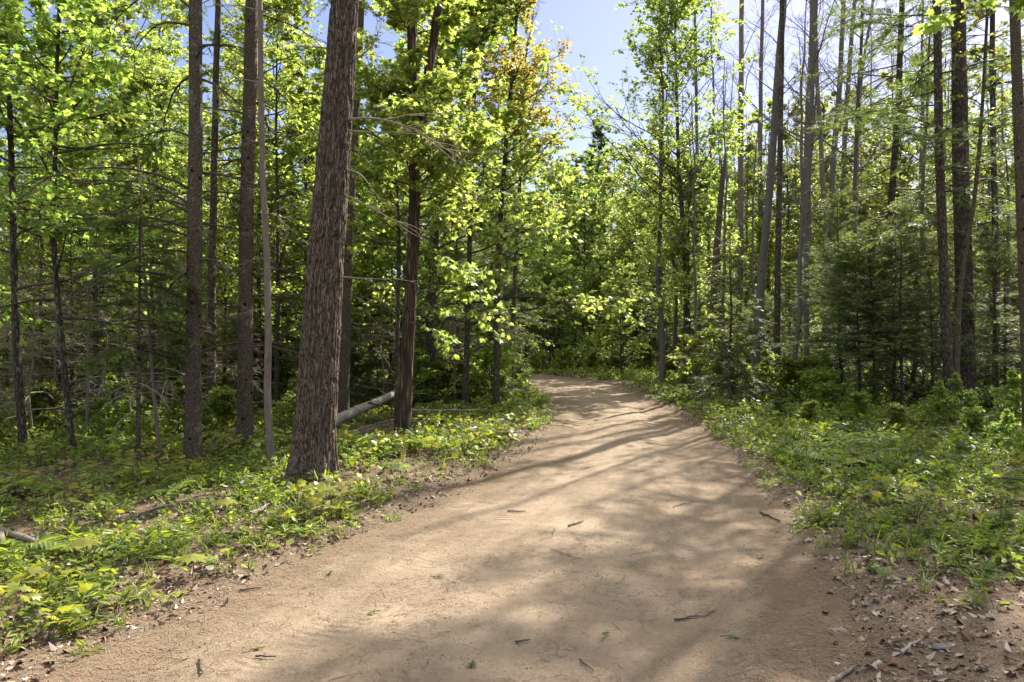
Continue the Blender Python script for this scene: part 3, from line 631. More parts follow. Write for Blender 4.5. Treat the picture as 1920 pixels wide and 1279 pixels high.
tree('birch_tree', 'pale slanting stem crossing in front of the thick dark pine', 'tree', [(1793, 772), (1802, 560), (1822, 420), (1836, 300), (1846, 120)], 14, 9, .052, .02, 'spruce_bark',
     cr_broad(443, 5.2, 8.8, 12, 1.6, ROUND, .09, per=3, nsec=5, nter=3, thin=.6), ['dark_twig', 'aspen'], seed=53, sides=12, wob=.012)
tree('spruce_tree', 'brown spruce trunk at the far right edge bending slightly to the left as it rises', 'tree', [(1930, 830), (1922, 560), (1908, 240), (1900, 0)], 11.6, 18, .09, .04, 'spruce_bark',
     cr_con(444, 6.5, 17.8, 2.4, 30, per=18, sl=.28), ['dark_twig', 'fir'], seed=54, sides=14, dead=deads(8, 1.5, 6, .4, 1.2), dead_mat='dark_twig', sub=8, wob=.004)
tree('spruce_tree', 'slim spruce trunk with sparse feathery boughs left of the dark straight spruce', 'tree', [(1668, 735), (1668, 480), (1680, 200), (1690, 0)], 19, 21, .10, .03, 'dark_bark',
     cr_con(445, 3.6, 20.8, 2.9, 100, per=20, sl=.3, dens=.8), ['dark_twig', 'fir'], seed=55, dead=deads(8, 1.5, 6, .5, 1.4), dead_mat='dark_twig')
tree('spruce_tree', 'slim spruce trunk right of the thick pine with upswept dark boughs', 'tree', [(1866, 745), (1866, 480), (1862, 200), (1858, 0)], 17, 17, .08, .03, 'dark_bark',
     cr_con(446, 3.8, 16.8, 2.4, 80, per=20, sl=.3), ['dark_twig', 'fir'], seed=56, dead=deads(6, 1.5, 5, .5, 1.2), dead_mat='dark_twig')
for k, (pts, d, h, r0, z0, sp, lab) in enumerate([
    ([(1580, 770), (1574, 560), (1570, 385)], 17.0, 4.9, .05, .95, 1.25, 'tallest of the young firs by the right verge, with a spire top'),
    ([(1613, 778), (1610, 640), (1604, 520)], 16.2, 3.4, .035, 1.05, .95, 'young fir with a thin bare foot close to the right of the tallest fir'),
    ([(1643, 778), (1638, 640), (1632, 500)], 16.0, 3.9, .034, 1.1, 1.0, 'young fir whose bare foot forks low, second right of the tallest fir'),
    ([(1692, 785), (1688, 620), (1690, 480)], 15.4, 4.2, .042, 1.2, 1.15, 'young fir with twin bare stems in the middle of the fir row'),
    ([(1750, 772), (1748, 650), (1744, 520)], 16.4, 3.6, .034, .9, 1.0, 'young fir standing just left of the thick trunks'),
    ([(1872, 775), (1868, 640), (1862, 500)], 15.2, 3.8, .036, 1.0, 1.05, 'young fir right of the slanting pale stem'),
    ([(1505, 735), (1502, 620), (1500, 520)], 21.0, 3.8, .036, .5, 1.15, 'bushy young fir left of the tallest fir'),
    ([(1432, 728), (1432, 640), (1432, 575)], 20.5, 2.8, .03, .2, 1.05, 'low bushy fir at the foot of the leaning poplar'),
    ([(1372, 722), (1372, 640), (1370, 565)], 22.5, 3.0, .03, .2, 1.0, 'low bushy fir between the broken snag and the leaning poplar')]):
    tree('fir_sapling', lab, 'tree', pts, d, h, r0, .006, 'dark_bark', cr_con(460 + k, z0, h * .97, sp * 1.2, int(30 + 13 * h), per=14, sl=.18, droop=-.01, el0=.0, el1=.7, shape=.8), ['dark_twig', 'fir'], seed=60 + k, sides=7, group='young firs along the right verge',
         dead=deads(3, .4, max(z0, .6), .25, .6), dead_mat='dark_twig', deadr=.006)
# maple beyond the frame whose branch hangs in at the top right
tree('maple_sapling', 'maple branch of large yellow green leaves hanging in at the top right corner', 'tree', [(2110, 760), (2090, 300), (2070, 40)], 5.0, 4.6, .035, .014, 'dark_bark',
     cr_broad(470, 3.75, 4.4, 9, .8, MAPLE, .10, per=5, nsec=5, nter=3, bias=(-.4, -.1), elev=(-.05, .3), t0=.3, trunk_r=.014), ['dark_twig', 'maple'], seed=70, sides=8, wob=.01)

# ================================================================== THE WOOD BEHIND: prototypes, then individual copies
def proto(name, cat, seed, h, r0, mat, crown, mats, lean=(0, 0), sides=8):
    r = rs(seed); P = stem_path(r, h, lean, 14, .016); o = empty(name, 0, -30, 0); o['category'] = cat
    trunk_mesh(P, r0, r0 * .15, sides, seed, .3, .05, 2).build('trunk', M[mat], o); crown(P).build('crown', [M[m] for m in mats], o); return o
PR = {
 'maple': [proto('maple_tree', 'tree', 500 + k, h, .075, 'dark_bark', cr_broad(500 + k, z0, h * .97, 56, L, MAPLE_FAR, .11, per=5, nsec=7, nter=5, elev=(-.05, .7), thin=.9, trunk_r=.05), ['dark_twig', m]) for k, (h, z0, L, m) in enumerate([(10, 1.8, 2.7, 'maple'), (8, 1.2, 2.4, 'maple'), (12.5, 2.6, 3.0, 'maple')])],
 'maple_green': [proto('maple_tree', 'tree', 510 + k, h, .07, 'dark_bark', cr_broad(510 + k, z0, h * .97, 60, L, MAPLE_FAR, .10, per=5, nsec=7, nter=5, elev=(-.1, .6), thin=.9, trunk_r=.05), ['dark_twig', 'maple_green']) for k, (h, z0, L) in enumerate([(11, 1.6, 2.8), (8.5, 1.2, 2.5), (13.5, 2.4, 3.1)])],
 'spruce_small': [proto('spruce_tree', 'tree', 520 + k, h, .05, 'spruce_bark', cr_con(520 + k, z0, h * .97, sp, int(30 + h * 14), per=11, sl=.24, droop=-.05, dens=.75), ['dark_twig', m]) for k, (h, z0, sp, m) in enumerate([(4.2, .5, 1.3, 'spruce'), (6.5, 1.0, 1.6, 'spruce'), (5.2, .7, 1.4, 'fir'), (8.5, 1.6, 1.8, 'spruce')])],
 'spruce_tall': [proto('spruce_tree', 'tree', 530 + k, h, .14, 'spruce_bark', cr_con(530 + k, z0, h * .98, 2.2, 70, per=15, sl=.32, droop=-.05, dens=.8), ['dark_twig', 'spruce']) for k, (h, z0) in enumerate([(19, 6.5), (16, 4.5)])],
 'poplar': [proto('poplar_tree', 'tree', 540 + k, h, .12, 'poplar_bark', cr_broad(540 + k, h * .42, h * .98, 30, 3.1, None, 0, nsec=7, nter=5, elev=(.55, 1.1), tropism=.05), ['bare_twig'], lean=l) for k, (h, l) in enumerate([(20, (.03, 0)), (18, (-.03, .02)), (22, (.02, .03))])],
 'aspen': [proto('aspen_tree', 'tree', 550 + k, h, .09, 'poplar_bark', cr_broad(550 + k, h * .3, h * .98, 50, 2.6, ROUND, .10, per=5, nsec=8, nter=4, elev=(.3, 1.1), thin=.85, trunk_r=.05), ['dark_twig', 'aspen']) for k, h in enumerate([13, 10])],
 'pine': [proto('white_pine', 'tree', 560 + k, h, .09, 'dark_bark', cr_con(560 + k, z0, h * .98, sp, int(40 + h * 7), tpl=TUFTS, sl=.20, per=34, droop=.03, el0=.05, el1=.7), ['dark_twig', 'pine']) for k, (h, z0, sp) in enumerate([(9, 1.2, 2.2), (12, 2.5, 2.5), (6, .6, 1.7)])],
 'dead': [proto('dead_sapling', 'tree', 580 + k, h, .025, 'grey_bark', cr_broad(580 + k, .4, h * .97, 34, 1.2, None, 0, nsec=6, nter=4, elev=(-.35, .5), trunk_r=.02, tropism=-.04), ['dead_twig'], sides=6) for k, h in enumerate([3.6, 5.0])],
 'shrub': [proto('shrub', 'shrub', 570 + k, h, .018, 'dark_bark', cr_broad(570 + k, .1, h * .95, 26, L, t, s, per=5, nsec=6, nter=4, elev=(.1, 1.0), trunk_r=.02), ['dark_twig', m], sides=5) for k, (h, L, t, s, m) in enumerate([(1.4, .9, OVAL, .09, 'herb'), (1.8, 1.0, MAPLE_FAR, .08, 'maple_green'), (1.1, .8, OVAL, .07, 'herb_dark')])],
}
used = set(); spots = []
def put(kind, px, d, sc=1.0, var=None, look=None, rz=None, zs=1.0):
    L = PR[kind]; k = random.randrange(len(L)) if var is None else var; p = L[k]
    x, y = at(px, d)
    o = p if p.name not in used else dup(p); used.add(p.name)
    o.location = (x, y, gz(x, y) - .05); o.scale = (sc, sc, sc * zs); o.rotation_euler = (0, 0, random.uniform(0, 6.28) if rz is None else rz)
    spots.append((x, y)); BG.append([o, kind, px, d, sc, look]); return o
hero_xy = [tuple(o.location[:2]) for o in C.objects if o.get('category')]
def zone(kind, n, plo, phi, dlo, dhi, slo, shi, mind=1.1, smin=1.5, vars=None, keep=None):
    c = 0; tries = 0
    while c < n and tries < n * 60:
        tries += 1
        px = random.uniform(plo, phi); d = math.sqrt(random.uniform(dlo ** 2, dhi ** 2)); x, y = at(px, d)
        if abs(road_s(x, y)[0]) < smin: continue
        if any((x - a) ** 2 + (y - b) ** 2 < mind ** 2 for a, b in spots): continue
        if any((x - a) ** 2 + (y - b) ** 2 < .5 for a, b in hero_xy): continue
        if keep and not keep(px, d): continue
        put(kind, px, d, random.uniform(slo, shi), random.choice(vars) if vars else None); c += 1
# left wood
zone('maple_green', 18, -220, 600, 13.5, 34, .75, 1.1, 1.6)
zone('spruce_small', 11, -220, 620, 14, 34, .6, 1.0, 1.3)
zone('spruce_tall', 7, -250, 680, 22, 46, .85, 1.1, 1.6)
zone('maple', 6, 500, 760, 17, 30, .8, 1.1, 1.8)
# behind the forked maple, up to the bend
zone('spruce_small', 13, 640, 960, 17, 29, .7, 1.1, 1.2, 1.7)
zone('maple', 7, 680, 930, 19, 29, .8, 1.1, 1.6, 1.9)
zone('spruce_tall', 5, 680, 930, 22, 29, .8, 1.0, 1.5, 1.9)
zone('dead', 17, -150, 620, 12.2, 24, .7, 1.15, 1.0)
zone('dead', 9, 640, 900, 17.5, 25, .7, 1.1, .9, 1.6)
zone('dead', 6, 1380, 2000, 16, 26, .7, 1.0, 1.0)
zone('shrub', 24, -200, 640, 15, 30, .8, 1.5, .9, keep=lambda px, d: not (590 < px and d < 20))
zone('shrub', 12, 640, 930, 18, 28, .7, 1.2, .9, 1.7, keep=lambda px, d: px > 770 or d > 20)
zone('shrub', 12, 1300, 2150, 19, 32, .8, 1.4, 1.0)
zone('dead', 14, -100, 600, 13, 22, .5, .9, .8)
zone('spruce_small', 8, -220, 620, 16, 30, .5, .75, 1.0, vars=[0, 2])
# beyond the bend
zone('pine', 15, 820, 1290, 37, 56, .8, 1.1, 1.5, 2.0, keep=lambda px, d: True)
zone('spruce_small', 14, 860, 1320, 36.5, 46, .8, 1.25, 1.3, 2.0)
zone('maple', 10, 820, 1330, 37, 52, .75, 1.0, 1.6, 2.0, vars=[0, 1])
zone('aspen', 6, 1090, 1300, 40, 55, .8, 1.0, 1.6, 2.0)
for px, d, s in [(1005, 44, 1.0), (1048, 42, .93), (1092, 41, .97), (1150, 42, 1.0), (1192, 38, .95), (1234, 36, .9), (1350, 33, .9), (1440, 34, 1.0), (1512, 36, 1.05), (1588, 36, 1.05), (1650, 31, .9), (1785, 28, .9), (1900, 27, .85)]: put('maple', px, d, s, 2)
for px, d, s in [(1176, 45, 1.0), (1398, 31, .85), (1480, 33, .95), (1548, 30, .88), (1612, 33, 1.0), (1684, 28, .9), (1735, 27, .95), (1850, 25, .9), (1918, 30, 1.0)]: put('aspen', px, d, s, 0)
zone('poplar', 9, 1230, 1900, 17, 27, .42, .6, 1.0, 1.9)
zone('aspen', 9, 1230, 1950, 19, 29, .55, .8, 1.0, 1.9, keep=lambda px, d: abs(px - 1345) > 30)
put('maple_green', 232, 21, 1.05, 2); put('maple_green', 300, 26, 1.1, 2); put('maple_green', 178, 17, .95, 0)
put('pine', 1124, 52, 1.45, 1); put('pine', 1078, 54, 1.25, 1); put('maple', 1165, 31, .62, 1)
# right wood
zone('poplar', 22, 1200, 1760, 24, 46, .6, .95, 1.3)
zone('maple', 18, 1230, 1850, 27, 46, .7, 1.0, 1.5)
zone('aspen', 9, 1340, 2050, 28, 44, .75, 1.0, 1.6)
zone('spruce_small', 13, 1370, 2180, 16.5, 25, .6, 1.0, 1.1, 1.8, vars=[2, 2, 2, 0])
zone('spruce_small', 11, 1330, 2180, 24, 38, .7, 1.1, 1.3, 1.8, vars=[0, 2, 1])
zone('spruce_tall', 7, 1660, 2250, 18, 38, .8, 1.05, 1.6)
zone('maple_green', 7, 1720, 2250, 22, 38, .7, 1.0, 1.6)
# shrubs along both verges
for px, d, s in [(830, 18.5, .75), (880, 19.5, .8), (900, 21, .9), (935, 22.5, .7), (790, 18.5, .7), (970, 26, .8), (1010, 35.5, .8), (1060, 36, .9), (1110, 36, .9), (1160, 35.5, .9), (1210, 34, .9),
                 (1255, 27, .8), (1290, 22.5, .6), (1440, 18, .7), (1480, 17, .8), (1520, 16.6, .8), (1545, 15.8, .7), (1420, 21.5, .9), (1560, 19, .9), (1660, 17.5, .8), (1720, 17, .8), (1790, 13.2, .5), (1850, 13.5, .6), (1905, 12.6, .55),
                 (1460, 14.2, .4), (1520, 12.8, .35), (1610, 13.2, .42), (1680, 11.8, .36), (1760, 12.6, .45), (1830, 10.8, .36), (1890, 9.8, .32), (1560, 15.2, .5), (420, 13, .6), (335, 12.5, .55), (560, 12.8, .6), (210, 12.5, .6), (80, 12.8, .65), (-40, 11, .6)]:
    put('shrub', px, d, s)
# ================================================================== FAR WOOD, one mass beyond the trees one can tell apart
def far_wood():
    r = rs(800); mb = MB()
    for k in range(300):
        px = r.uniform(-500, 2400); d = r.uniform(58, 95)
        lim = 1.6 + (640 - 300) / F * d if 980 < px < 1260 else 30
        x, y = at(px, d); h = min(r.uniform(12, 19), lim); n = 1100
        z = r.uniform(.03, 1, n) ** .8 * h; rad = 2.4 * (1 - z / h) ** .6 + .25; a = r.uniform(0, 6.28, n); q = np.sqrt(r.uniform(0, 1, n)) * rad
        p = np.column_stack([x + q * np.cos(a), y + q * np.sin(a), z]); p += r.normal(0, .15, p.shape)
        scatter(mb, SIMPLE, p, frames(r.normal(size=(n, 3)), r.normal(size=(n, 3)) + [0, 0, 1.]), r.uniform(.28, .5, n), int(r.choice([1, 1, 2])))
        n = 260; p = np.column_stack([x + r.normal(0, 1.9, n), y + r.normal(0, 1.9, n), r.uniform(0, 3.4, n)]); scatter(mb, SIMPLE, p, frames(r.normal(size=(n, 3)), r.normal(size=(n, 3)) + [0, 0, 1.]), r.uniform(.25, .5, n), 1)
        tubes(mb, np.array([[x, y, -.2], [x, y, h * .9]]), np.array([.14, .03]), 6, 0)
    return tag(mb.build('far_woods', [M['dark_bark'], M['spruce'], M['maple_green']]), kind='stuff')
far_wood()

# ================================================================== GROUND COVER
def plant(fn, seed):
    mb = MB(); fn(mb, rs(seed)); return mb.arrays()
def put_leaves(mb, r, p, d, tpl, size, mat, up=.8):
    p = np.atleast_2d(p); d = np.atleast_2d(d); n = len(p)
    scatter(mb, tpl, p, frames(d, np.array([0, 0, 1.]) * up + r.normal(0, .25, (n, 3))), size * r.uniform(.75, 1.2, n), mat)
def stem(mb, a, b, r0=.0022):
    a = np.array(a, float); b = np.array(b, float); mid = (a + b) / 2 + [0, 0, .1 * np.linalg.norm(b - a)]
    tubes(mb, np.array([a, mid, b]), np.array([r0, r0, r0 * .7]), 3, 0)
def herb_fn(tpl, mat, n, h, size):
    def f(mb, r):
        a0 = r.uniform(0, 6.28)
        for i in range(n):
            a = a0 + i * 2.4; q = r.uniform(.02, .07); z = h * r.uniform(.6, 1.1); p = np.array([math.cos(a) * q, math.sin(a) * q, z]); stem(mb, (0, 0, -.02), p)
            put_leaves(mb, r, p, [math.cos(a), math.sin(a), r.uniform(-.1, .8)], tpl, size, mat)
    return f
def bush_fn(tpl, mat, ns, h, size, nl=9):
    def f(mb, r):
        a = r.uniform(0, 6.28, ns); el = r.uniform(.5, 1.4, ns); d = np.column_stack([np.cos(a) * np.cos(el), np.sin(a) * np.cos(el), np.sin(el)])
        B = grow(r, np.zeros((ns, 3)) - [0, 0, .02], d, h * r.uniform(.7, 1.2, ns), 4, .12, .02); tubes(mb, B, np.full((ns, 5), .002) * np.linspace(1, .5, 5), 3, 0)
        leaf_on(mb, r, B, nl, tpl, size, mat, .25, hang=.0, jit=.012)
    return f
def grass_fn(n, h):
    def f(mb, r):
        a = r.uniform(0, 6.28, n); el = r.uniform(.7, 1.45, n); d = np.column_stack([np.cos(a) * np.cos(el), np.sin(a) * np.cos(el), np.sin(el)])
        scatter(mb, GRASS, r.normal(0, .02, (n, 3)) * [1, 1, 0], frames(d, np.column_stack([-np.cos(a), -np.sin(a), np.ones(n)])), np.column_stack([np.full(n, .06), h * r.uniform(.5, 1.2, n), h * np.ones(n)]), 3)
    return f
GRASS = (np.array([(-.06, 0, 0), (.06, 0, 0), (.05, .5, .02), (-.05, .5, .02), (0, 1, -.22)], float), np.array([0, 1, 2, 3, 3, 2, 4]), np.array([4, 3]), np.array([0, 0]))
def fern_fn(mb, r):
    for i in range(6):
        a = i * 1.05 + r.uniform(-.2, .2); d = np.array([[math.cos(a) * .75, math.sin(a) * .75, .8]]); B = grow(r, np.zeros((1, 3)), d, np.array([.42]), 8, .03, -.13); tubes(mb, B, np.linspace(.003, .001, 9)[None], 3, 0)
        t = np.linspace(.2, .97, 11)[None]; p, dd = along(B, t); sd = unit(np.cross(dd, [0, 0, 1.]))
        for sg in (-1, 1):
            scatter(mb, LANCE, p, frames(sd * sg + dd * .35, np.tile([0, 0, 1.], (11, 1))), .13 * np.sin(np.linspace(.5, 3.0, 11)) + .02, 1)
T = {
 'herb': [plant(herb_fn(OVAL, 1, 3, .07, .085), k) for k in range(5)] + [plant(herb_fn(OVAL, 1, 4, .12, .075), 20 + k) for k in range(4)],
 'dark': [plant(bush_fn(OVAL, 4, 5, .17, .05, 9), 30 + k) for k in range(6)] + [plant(bush_fn(OVAL, 1, 4, .22, .05, 10), 40 + k) for k in range(4)],
 'seed': [plant(herb_fn(MAPLE, 2, n, h, .085), 50 + k) for k, (n, h) in enumerate([(3, .13), (4, .18), (2, .10), (5, .22), (4, .15)])],
 'lance': [plant(bush_fn(LANCE, 1, 3, .22, .085, 9), 60 + k) for k in range(5)],
 'grass': [plant(grass_fn(14, .22), 70 + k) for k in range(5)],
 'fern': [plant(fern_fn, 80 + k) for k in range(3)],
 'round': [plant(bush_fn(ROUND, 1, 4, .2, .06, 6), 90 + k) for k in range(4)],
}
def sample(seed, n, dlo, dhi, ex, plo=-600, phi=2620):
    """places in front of the camera, thinner with distance"""
    r = rs(seed); d = np.linspace(dlo, dhi, 400); w = d * np.minimum(1, (5 / d)) ** ex; c = np.cumsum(w); c /= c[-1]
    y = np.interp(r.uniform(0, 1, n), c, d); x = (r.uniform(plo, phi, n) - 960) / F * y; return r, x, y
def cover(mb, kinds, seed, n, dlo, dhi, ex, mask, smin, smax, tilt=.25):
    r, x, y = sample(seed, n, dlo, dhi, ex); s = road_s(x, y); k = r.uniform(size=n) < mask(x, y, s); x, y, s = x[k], y[k], s[k]
    z = ground_z(x, y); n = len(x); tpls = [t for q in kinds for t in T[q]]; w = r.randint(0, len(tpls), n)
    R = rotz(r.uniform(0, 6.28, n), np.abs(r.normal(0, tilt, n)), r.uniform(0, 6.28, n)); sc = r.uniform(smin, smax, n) * (1 + .012 * y)
    for q in range(len(tpls)):
        m = w == q; scatter(mb, tpls[q], np.column_stack([x, y, z])[m], R[m], sc[m])
    return n
def base(x, y, s, e=.98):
    a = np.abs(s) + .42 * fbm(x * 2.0, y * 2.0, 90, 3); m = sstep(e, e + .15, a)
    m = m * np.where((s > 0) & (y < 5.2), sstep(4.0, 4.9, y + 1.2 * fbm(x * 1.2, y * 1.2, 91, 3)), 1)          # bare needle bank at the near right
    m = m * np.where((s < 0) & (y > 7.6) & (y < 12) & (np.abs(s) < 2.0), .22 + .9 * sstep(-.02, .18, fbm(x * 1.3, y * 1.3, 92, 3)), 1)   # litter round the pine
    m = m * np.where((s < 0) & (y > 5.4) & (y < 8) & (np.abs(s) > 1.9) & (np.abs(s) < 3.2), .45, 1)
    for (ex, ey, er) in CLEAR: m = m * sstep(er * .7, er * 1.2, np.hypot(x - ex, y - ey))
    return m
CLEAR = [(*at(px, d), r) for px, d, r in [(640, 12.9, .55), (680, 12.9, .6), (715, 13.2, .6), (700, 12.3, .5), (735, 14.2, .55), (665, 14.2, .5), (770, 13.5, .4), (860, 14.5, .4), (560, 7.6, .3), (330, 6.9, .35), (260, 6.5, .3), (400, 7.3, .3)]]
def patch(x, y, f, seed, lo, hi): return sstep(lo, hi, fbm(x * f, y * f, seed, 3))
mb = MB(); cnt = 0
cnt += cover(mb, ['herb', 'lance'], 1, 34000, 2.6, 30, 1.0, lambda x, y, s: base(x, y, s) * (.18 + .82 * patch(x, y, .8, 101, -.06, .1)), .5, .95)
cnt += cover(mb, ['dark', 'round'], 2, 27500, 2.6, 32, 1.0, lambda x, y, s: base(x, y, s, 1.12) * np.where(s > 0, 1, .55) * patch(x, y, .6, 102, -.15, .1), .42, .8)
cnt += cover(mb, ['seed'], 3, 6800, 2.6, 22, 1.0, lambda x, y, s: base(x, y, s, 1.1) * np.where(s < 0, 1, .12) * patch(x, y, .7, 103, -.05, .15), .6, 1.25)
cnt += cover(mb, ['fern'], 5, 500, 5, 22, .6, lambda x, y, s: base(x, y, s, 1.6) * patch(x, y, .5, 105, 0, .15), .6, 1.1)
cnt += cover(mb, ['dark', 'herb', 'round'], 6, 11500, 9, 40, .4, lambda x, y, s: base(x, y, s, 1.15) * patch(x, y, .4, 106, -.2, .1), .9, 1.6)
cnt += cover(mb, ['lance', 'round', 'dark', 'seed'], 7, 2700, 6.0, 18, .5, lambda x, y, s: base(x, y, s, 1.3) * np.where(s > 0, 1, .45) * patch(x, y, .9, 107, .0, .12), .9, 1.45)
undergrowth = tag(mb.build('undergrowth', [M['dark_twig'], M['herb'], M['seedling'], M['grass'], M['herb_dark']]), kind='stuff')
mb = MB(); cover(mb, ['grass'], 4, 6800, 2.8, 30, .8, lambda x, y, s: base(x, y, s) * (.25 * (np.abs(s) < 3) + .75 * patch(x, y, .7, 104, .02, .15)), .5, 1.1, .15)
tag(mb.build('grass', [M['dark_twig'], M['herb'], M['seedling'], M['grass'], M['herb_dark']]), kind='stuff')
# dead leaves, needles and crumbs of bark on the ground
def floor_z(x, y, s): return np.maximum(ground_z(x, y), np.where(np.abs(s) < 1.2, road_z(x, y, s), -9))
def litter(name, seed, n, dhi, mask, tpls, s0, s1, mat, tilt, lift, stretch=None):
    r, x, y = sample(seed, n, 2.4, dhi, 1.1); s = road_s(x, y); k = r.uniform(size=n) < mask(x, y, s); x, y, s = x[k], y[k], s[k]; n = len(x)
    mb = MB(); R = rotz(r.uniform(0, 6.28, n), np.abs(r.normal(0, tilt, n)), r.uniform(0, 6.28, n)); sc = s0 + (s1 - s0) * r.uniform(0, 1, n) ** 1.6; w = r.randint(0, len(tpls), n)
    if stretch: sc = np.column_stack([np.full(n, stretch), sc, np.full(n, stretch)])
    Q = np.column_stack([x, y, floor_z(x, y, s) + lift])
    for k in range(len(tpls)): scatter(mb, tpls[k], Q[w == k], R[w == k], sc[w == k], 0)
    return tag(mb.build(name, mat), kind='stuff')
DEADS = [half_leaf([(0, 0), (.18, .10), (.30, .40), (.16, .70), (0, 1.0)], .9, -.35), half_leaf([(0, 0), (.16, .2), (.22, .5), (.1, .8), (0, 1.0)], -.9, .4), half_leaf([(0, 0), (.30, -.08), (.24, .12), (.56, .30), (.33, .40), (.36, .64), (.15, .60), (0, 1.0)], -.7, .3), half_leaf([(0, 0), (.30, -.02), (.2, .25), (.42, .42), (.14, .72), (0, .9)], .6, .5)]
DEAD = half_leaf([(0, 0), (.20, .10), (.34, .40), (.20, .70), (0, 1.0)], -.25, -.12)
STRAW = (np.array([(-.5, -.5, 0), (.5, -.5, 0), (.5, .1, .9), (.4, .5, 0), (-.4, .5, 0), (-.5, .1, .9)], float), np.array([0, 1, 2, 5, 5, 2, 3, 4]), np.array([4, 4]), np.array([0, 0]))
CRUMB = (np.array([(-.5, -.4, 0), (.5, -.5, 0), (.45, .5, 0), (-.4, .45, 0), (.05, 0, .55)], float), np.array([0, 1, 4, 1, 2, 4, 2, 3, 4, 3, 0, 4]), np.array([3, 3, 3, 3]), np.zeros(4, int))
litter('leaf_litter', 11, 135000, 24, lambda x, y, s: sstep(.93, 1.12, np.abs(s) + .2 * fbm(x * 2, y * 2, 95, 3)) * (.25 + .75 * np.exp(-(np.abs(s) - 1.1) * .9)), DEADS, .012, .066, M['litter'], .42, .006)
edge = lambda x, y, s: np.clip(.05 + 1.1 * np.exp(-((np.abs(s) - 1.08) / .24) ** 2) + .55 * patch(x, y, 1.6, 96, .06, .2) * (np.abs(s) < 1), 0, 1) * (np.abs(s) < 1.9)
litter('needle_litter', 12, 215000, 16, edge, [STRAW], .03, .085, M['needle_litter'], .12, .002, .0032)
litter('bark_debris', 13, 90000, 18, lambda x, y, s: np.clip(.10 + .9 * patch(x, y, 2.2, 97, .05, .2) + .5 * np.exp(-((np.abs(s) - 1.0) / .2) ** 2), 0, 1) * (np.abs(s) < 1.35), [CRUMB], .003, .011, M['debris'], .1, -.001)

litter('twig_litter', 14, 13000, 16, lambda x, y, s: np.clip(.16 + .7 * patch(x, y, 1.9, 98, -.02, .15) + .6 * np.exp(-((np.abs(s) - 1.05) / .25) ** 2), 0, 1) * (np.abs(s) < 1.9), [STRAW], .05, .17, M['debris'], .08, .001, .0035)
# ================================================================== THINGS LYING ABOUT
def stick(name, label, cat, pts, r0, mat, side=0, seed=1, lift=.012, crook=.02, group=None):
    """a fallen stick through ground points"""
    r = rs(seed); p = np.array(pts, float); n = 9; t = np.linspace(0, len(p) - 1, n)
    xy = np.column_stack([np.interp(t, np.arange(len(p)), p[:, k]) for k in (0, 1)]); xy[1:-1] += r.normal(0, crook * np.linalg.norm(p[-1, :2] - p[0, :2]), (n - 2, 2))
    zl = np.interp(t, np.arange(len(p)), p[:, 2] if p.shape[1] > 2 else np.zeros(len(p)))
    P = np.column_stack([xy, [gz(a, b) + lift + z for (a, b), z in zip(xy, zl)]]); c = P[n // 2].copy()
    o = empty(name, *c); tag(o, label, cat, group); P -= c
    mb = MB(); tubes(mb, P, r0 * np.linspace(1, .5, n), 7, 0, True, True); mb.build('stem', M[mat], o)
    for k in range(side):
        q = P[2 + (k * 2) % (n - 3)]; d = P[-1] - P[0]; L = np.linalg.norm(d) * r.uniform(.25, .45); sg = 1 if k % 2 else -1
        dd = np.array([[d[0] - sg * d[1] * .8, d[1] + sg * d[0] * .8, .05 * L]]); B = grow(r, q[None], dd, np.array([L]), 5, .12, -.01); B[0, :, 2] = np.maximum(B[0, :, 2], q[2] - .004)
        m2 = MB(); tubes(m2, B, r0 * .5 * np.linspace(1, .4, 6)[None], 5, 0); m2.build('side_twig', M[mat], o)
    return o
def seg(px, py, dx, dy): return [gp(px - dx * .8, py - dy * .8), gp(px + dx * .8, py + dy * .8)]
for k, (px, py, dx, dy, r0, mat, side, lab) in enumerate([
    (1080, 980, 17, -5, .011, 'grey_bark', 0, 'short pale peeled stick lying in the middle of the sandy road'),
    (1062, 1036, 36, 10, .006, 'dead_twig', 3, 'forked dry twig on the road below the pale peeled stick'),
    (969, 951, 22, 2, .008, 'dark_twig', 1, 'dark twig on the road nearest the streaked tree shadows'),
    (1303, 1140, 48, -6, .006, 'dark_twig', 2, 'long thin dark twig lying across the shaded right half of the road'),
    (980, 1198, 18, -2, .006, 'dark_twig', 0, 'short brown twig alone on the sunlit near road'),
    (1444, 965, 24, 10, .011, 'dark_twig', 1, 'dark forked stick where the road meets the right verge'),
    (376, 1240, 3, 14, .008, 'dark_twig', 0, 'small upright looking brown twig near the left road edge'),
    (498, 1213, 24, -1, .006, 'dark_twig', 1, 'thin brown twig beside a pale sprig at the left of the road'),
    (1575, 1262, 30, -20, .017, 'grey_bark', 0, 'thick bark covered stick at the near right road edge'),
    (1708, 1220, 22, -15, .011, 'birch_bark', 0, 'whitish broken stick on the brown needle bank at the near right'),
    (1640, 1246, 22, -8, .006, 'dark_twig', 0, 'dark thin stick beside the whitish broken stick'),
    (1090, 1010, 12, 5, .004, 'dead_twig', 0, 'tiny dry twig just below the pale peeled stick'),
    (1280, 940, 22, -6, .005, 'dark_twig', 0, 'thin dark twig on the road right of the streaked shadows'),
    (470, 1100, 26, -3, .007, 'dark_twig', 1, 'dark twig along the left road edge below the pine'),
    (705, 945, 20, -6, .008, 'dark_twig', 1, 'dark twig at the left road edge beside the big pine'),
    (1100, 1238, 16, 12, .005, 'dark_twig', 1, 'bent dark twig on the shaded near road')]):
    stick('fallen_twig', lab, 'twig', seg(px, py, dx, dy), r0, mat, side, 900 + k, group='twigs lying on the road')
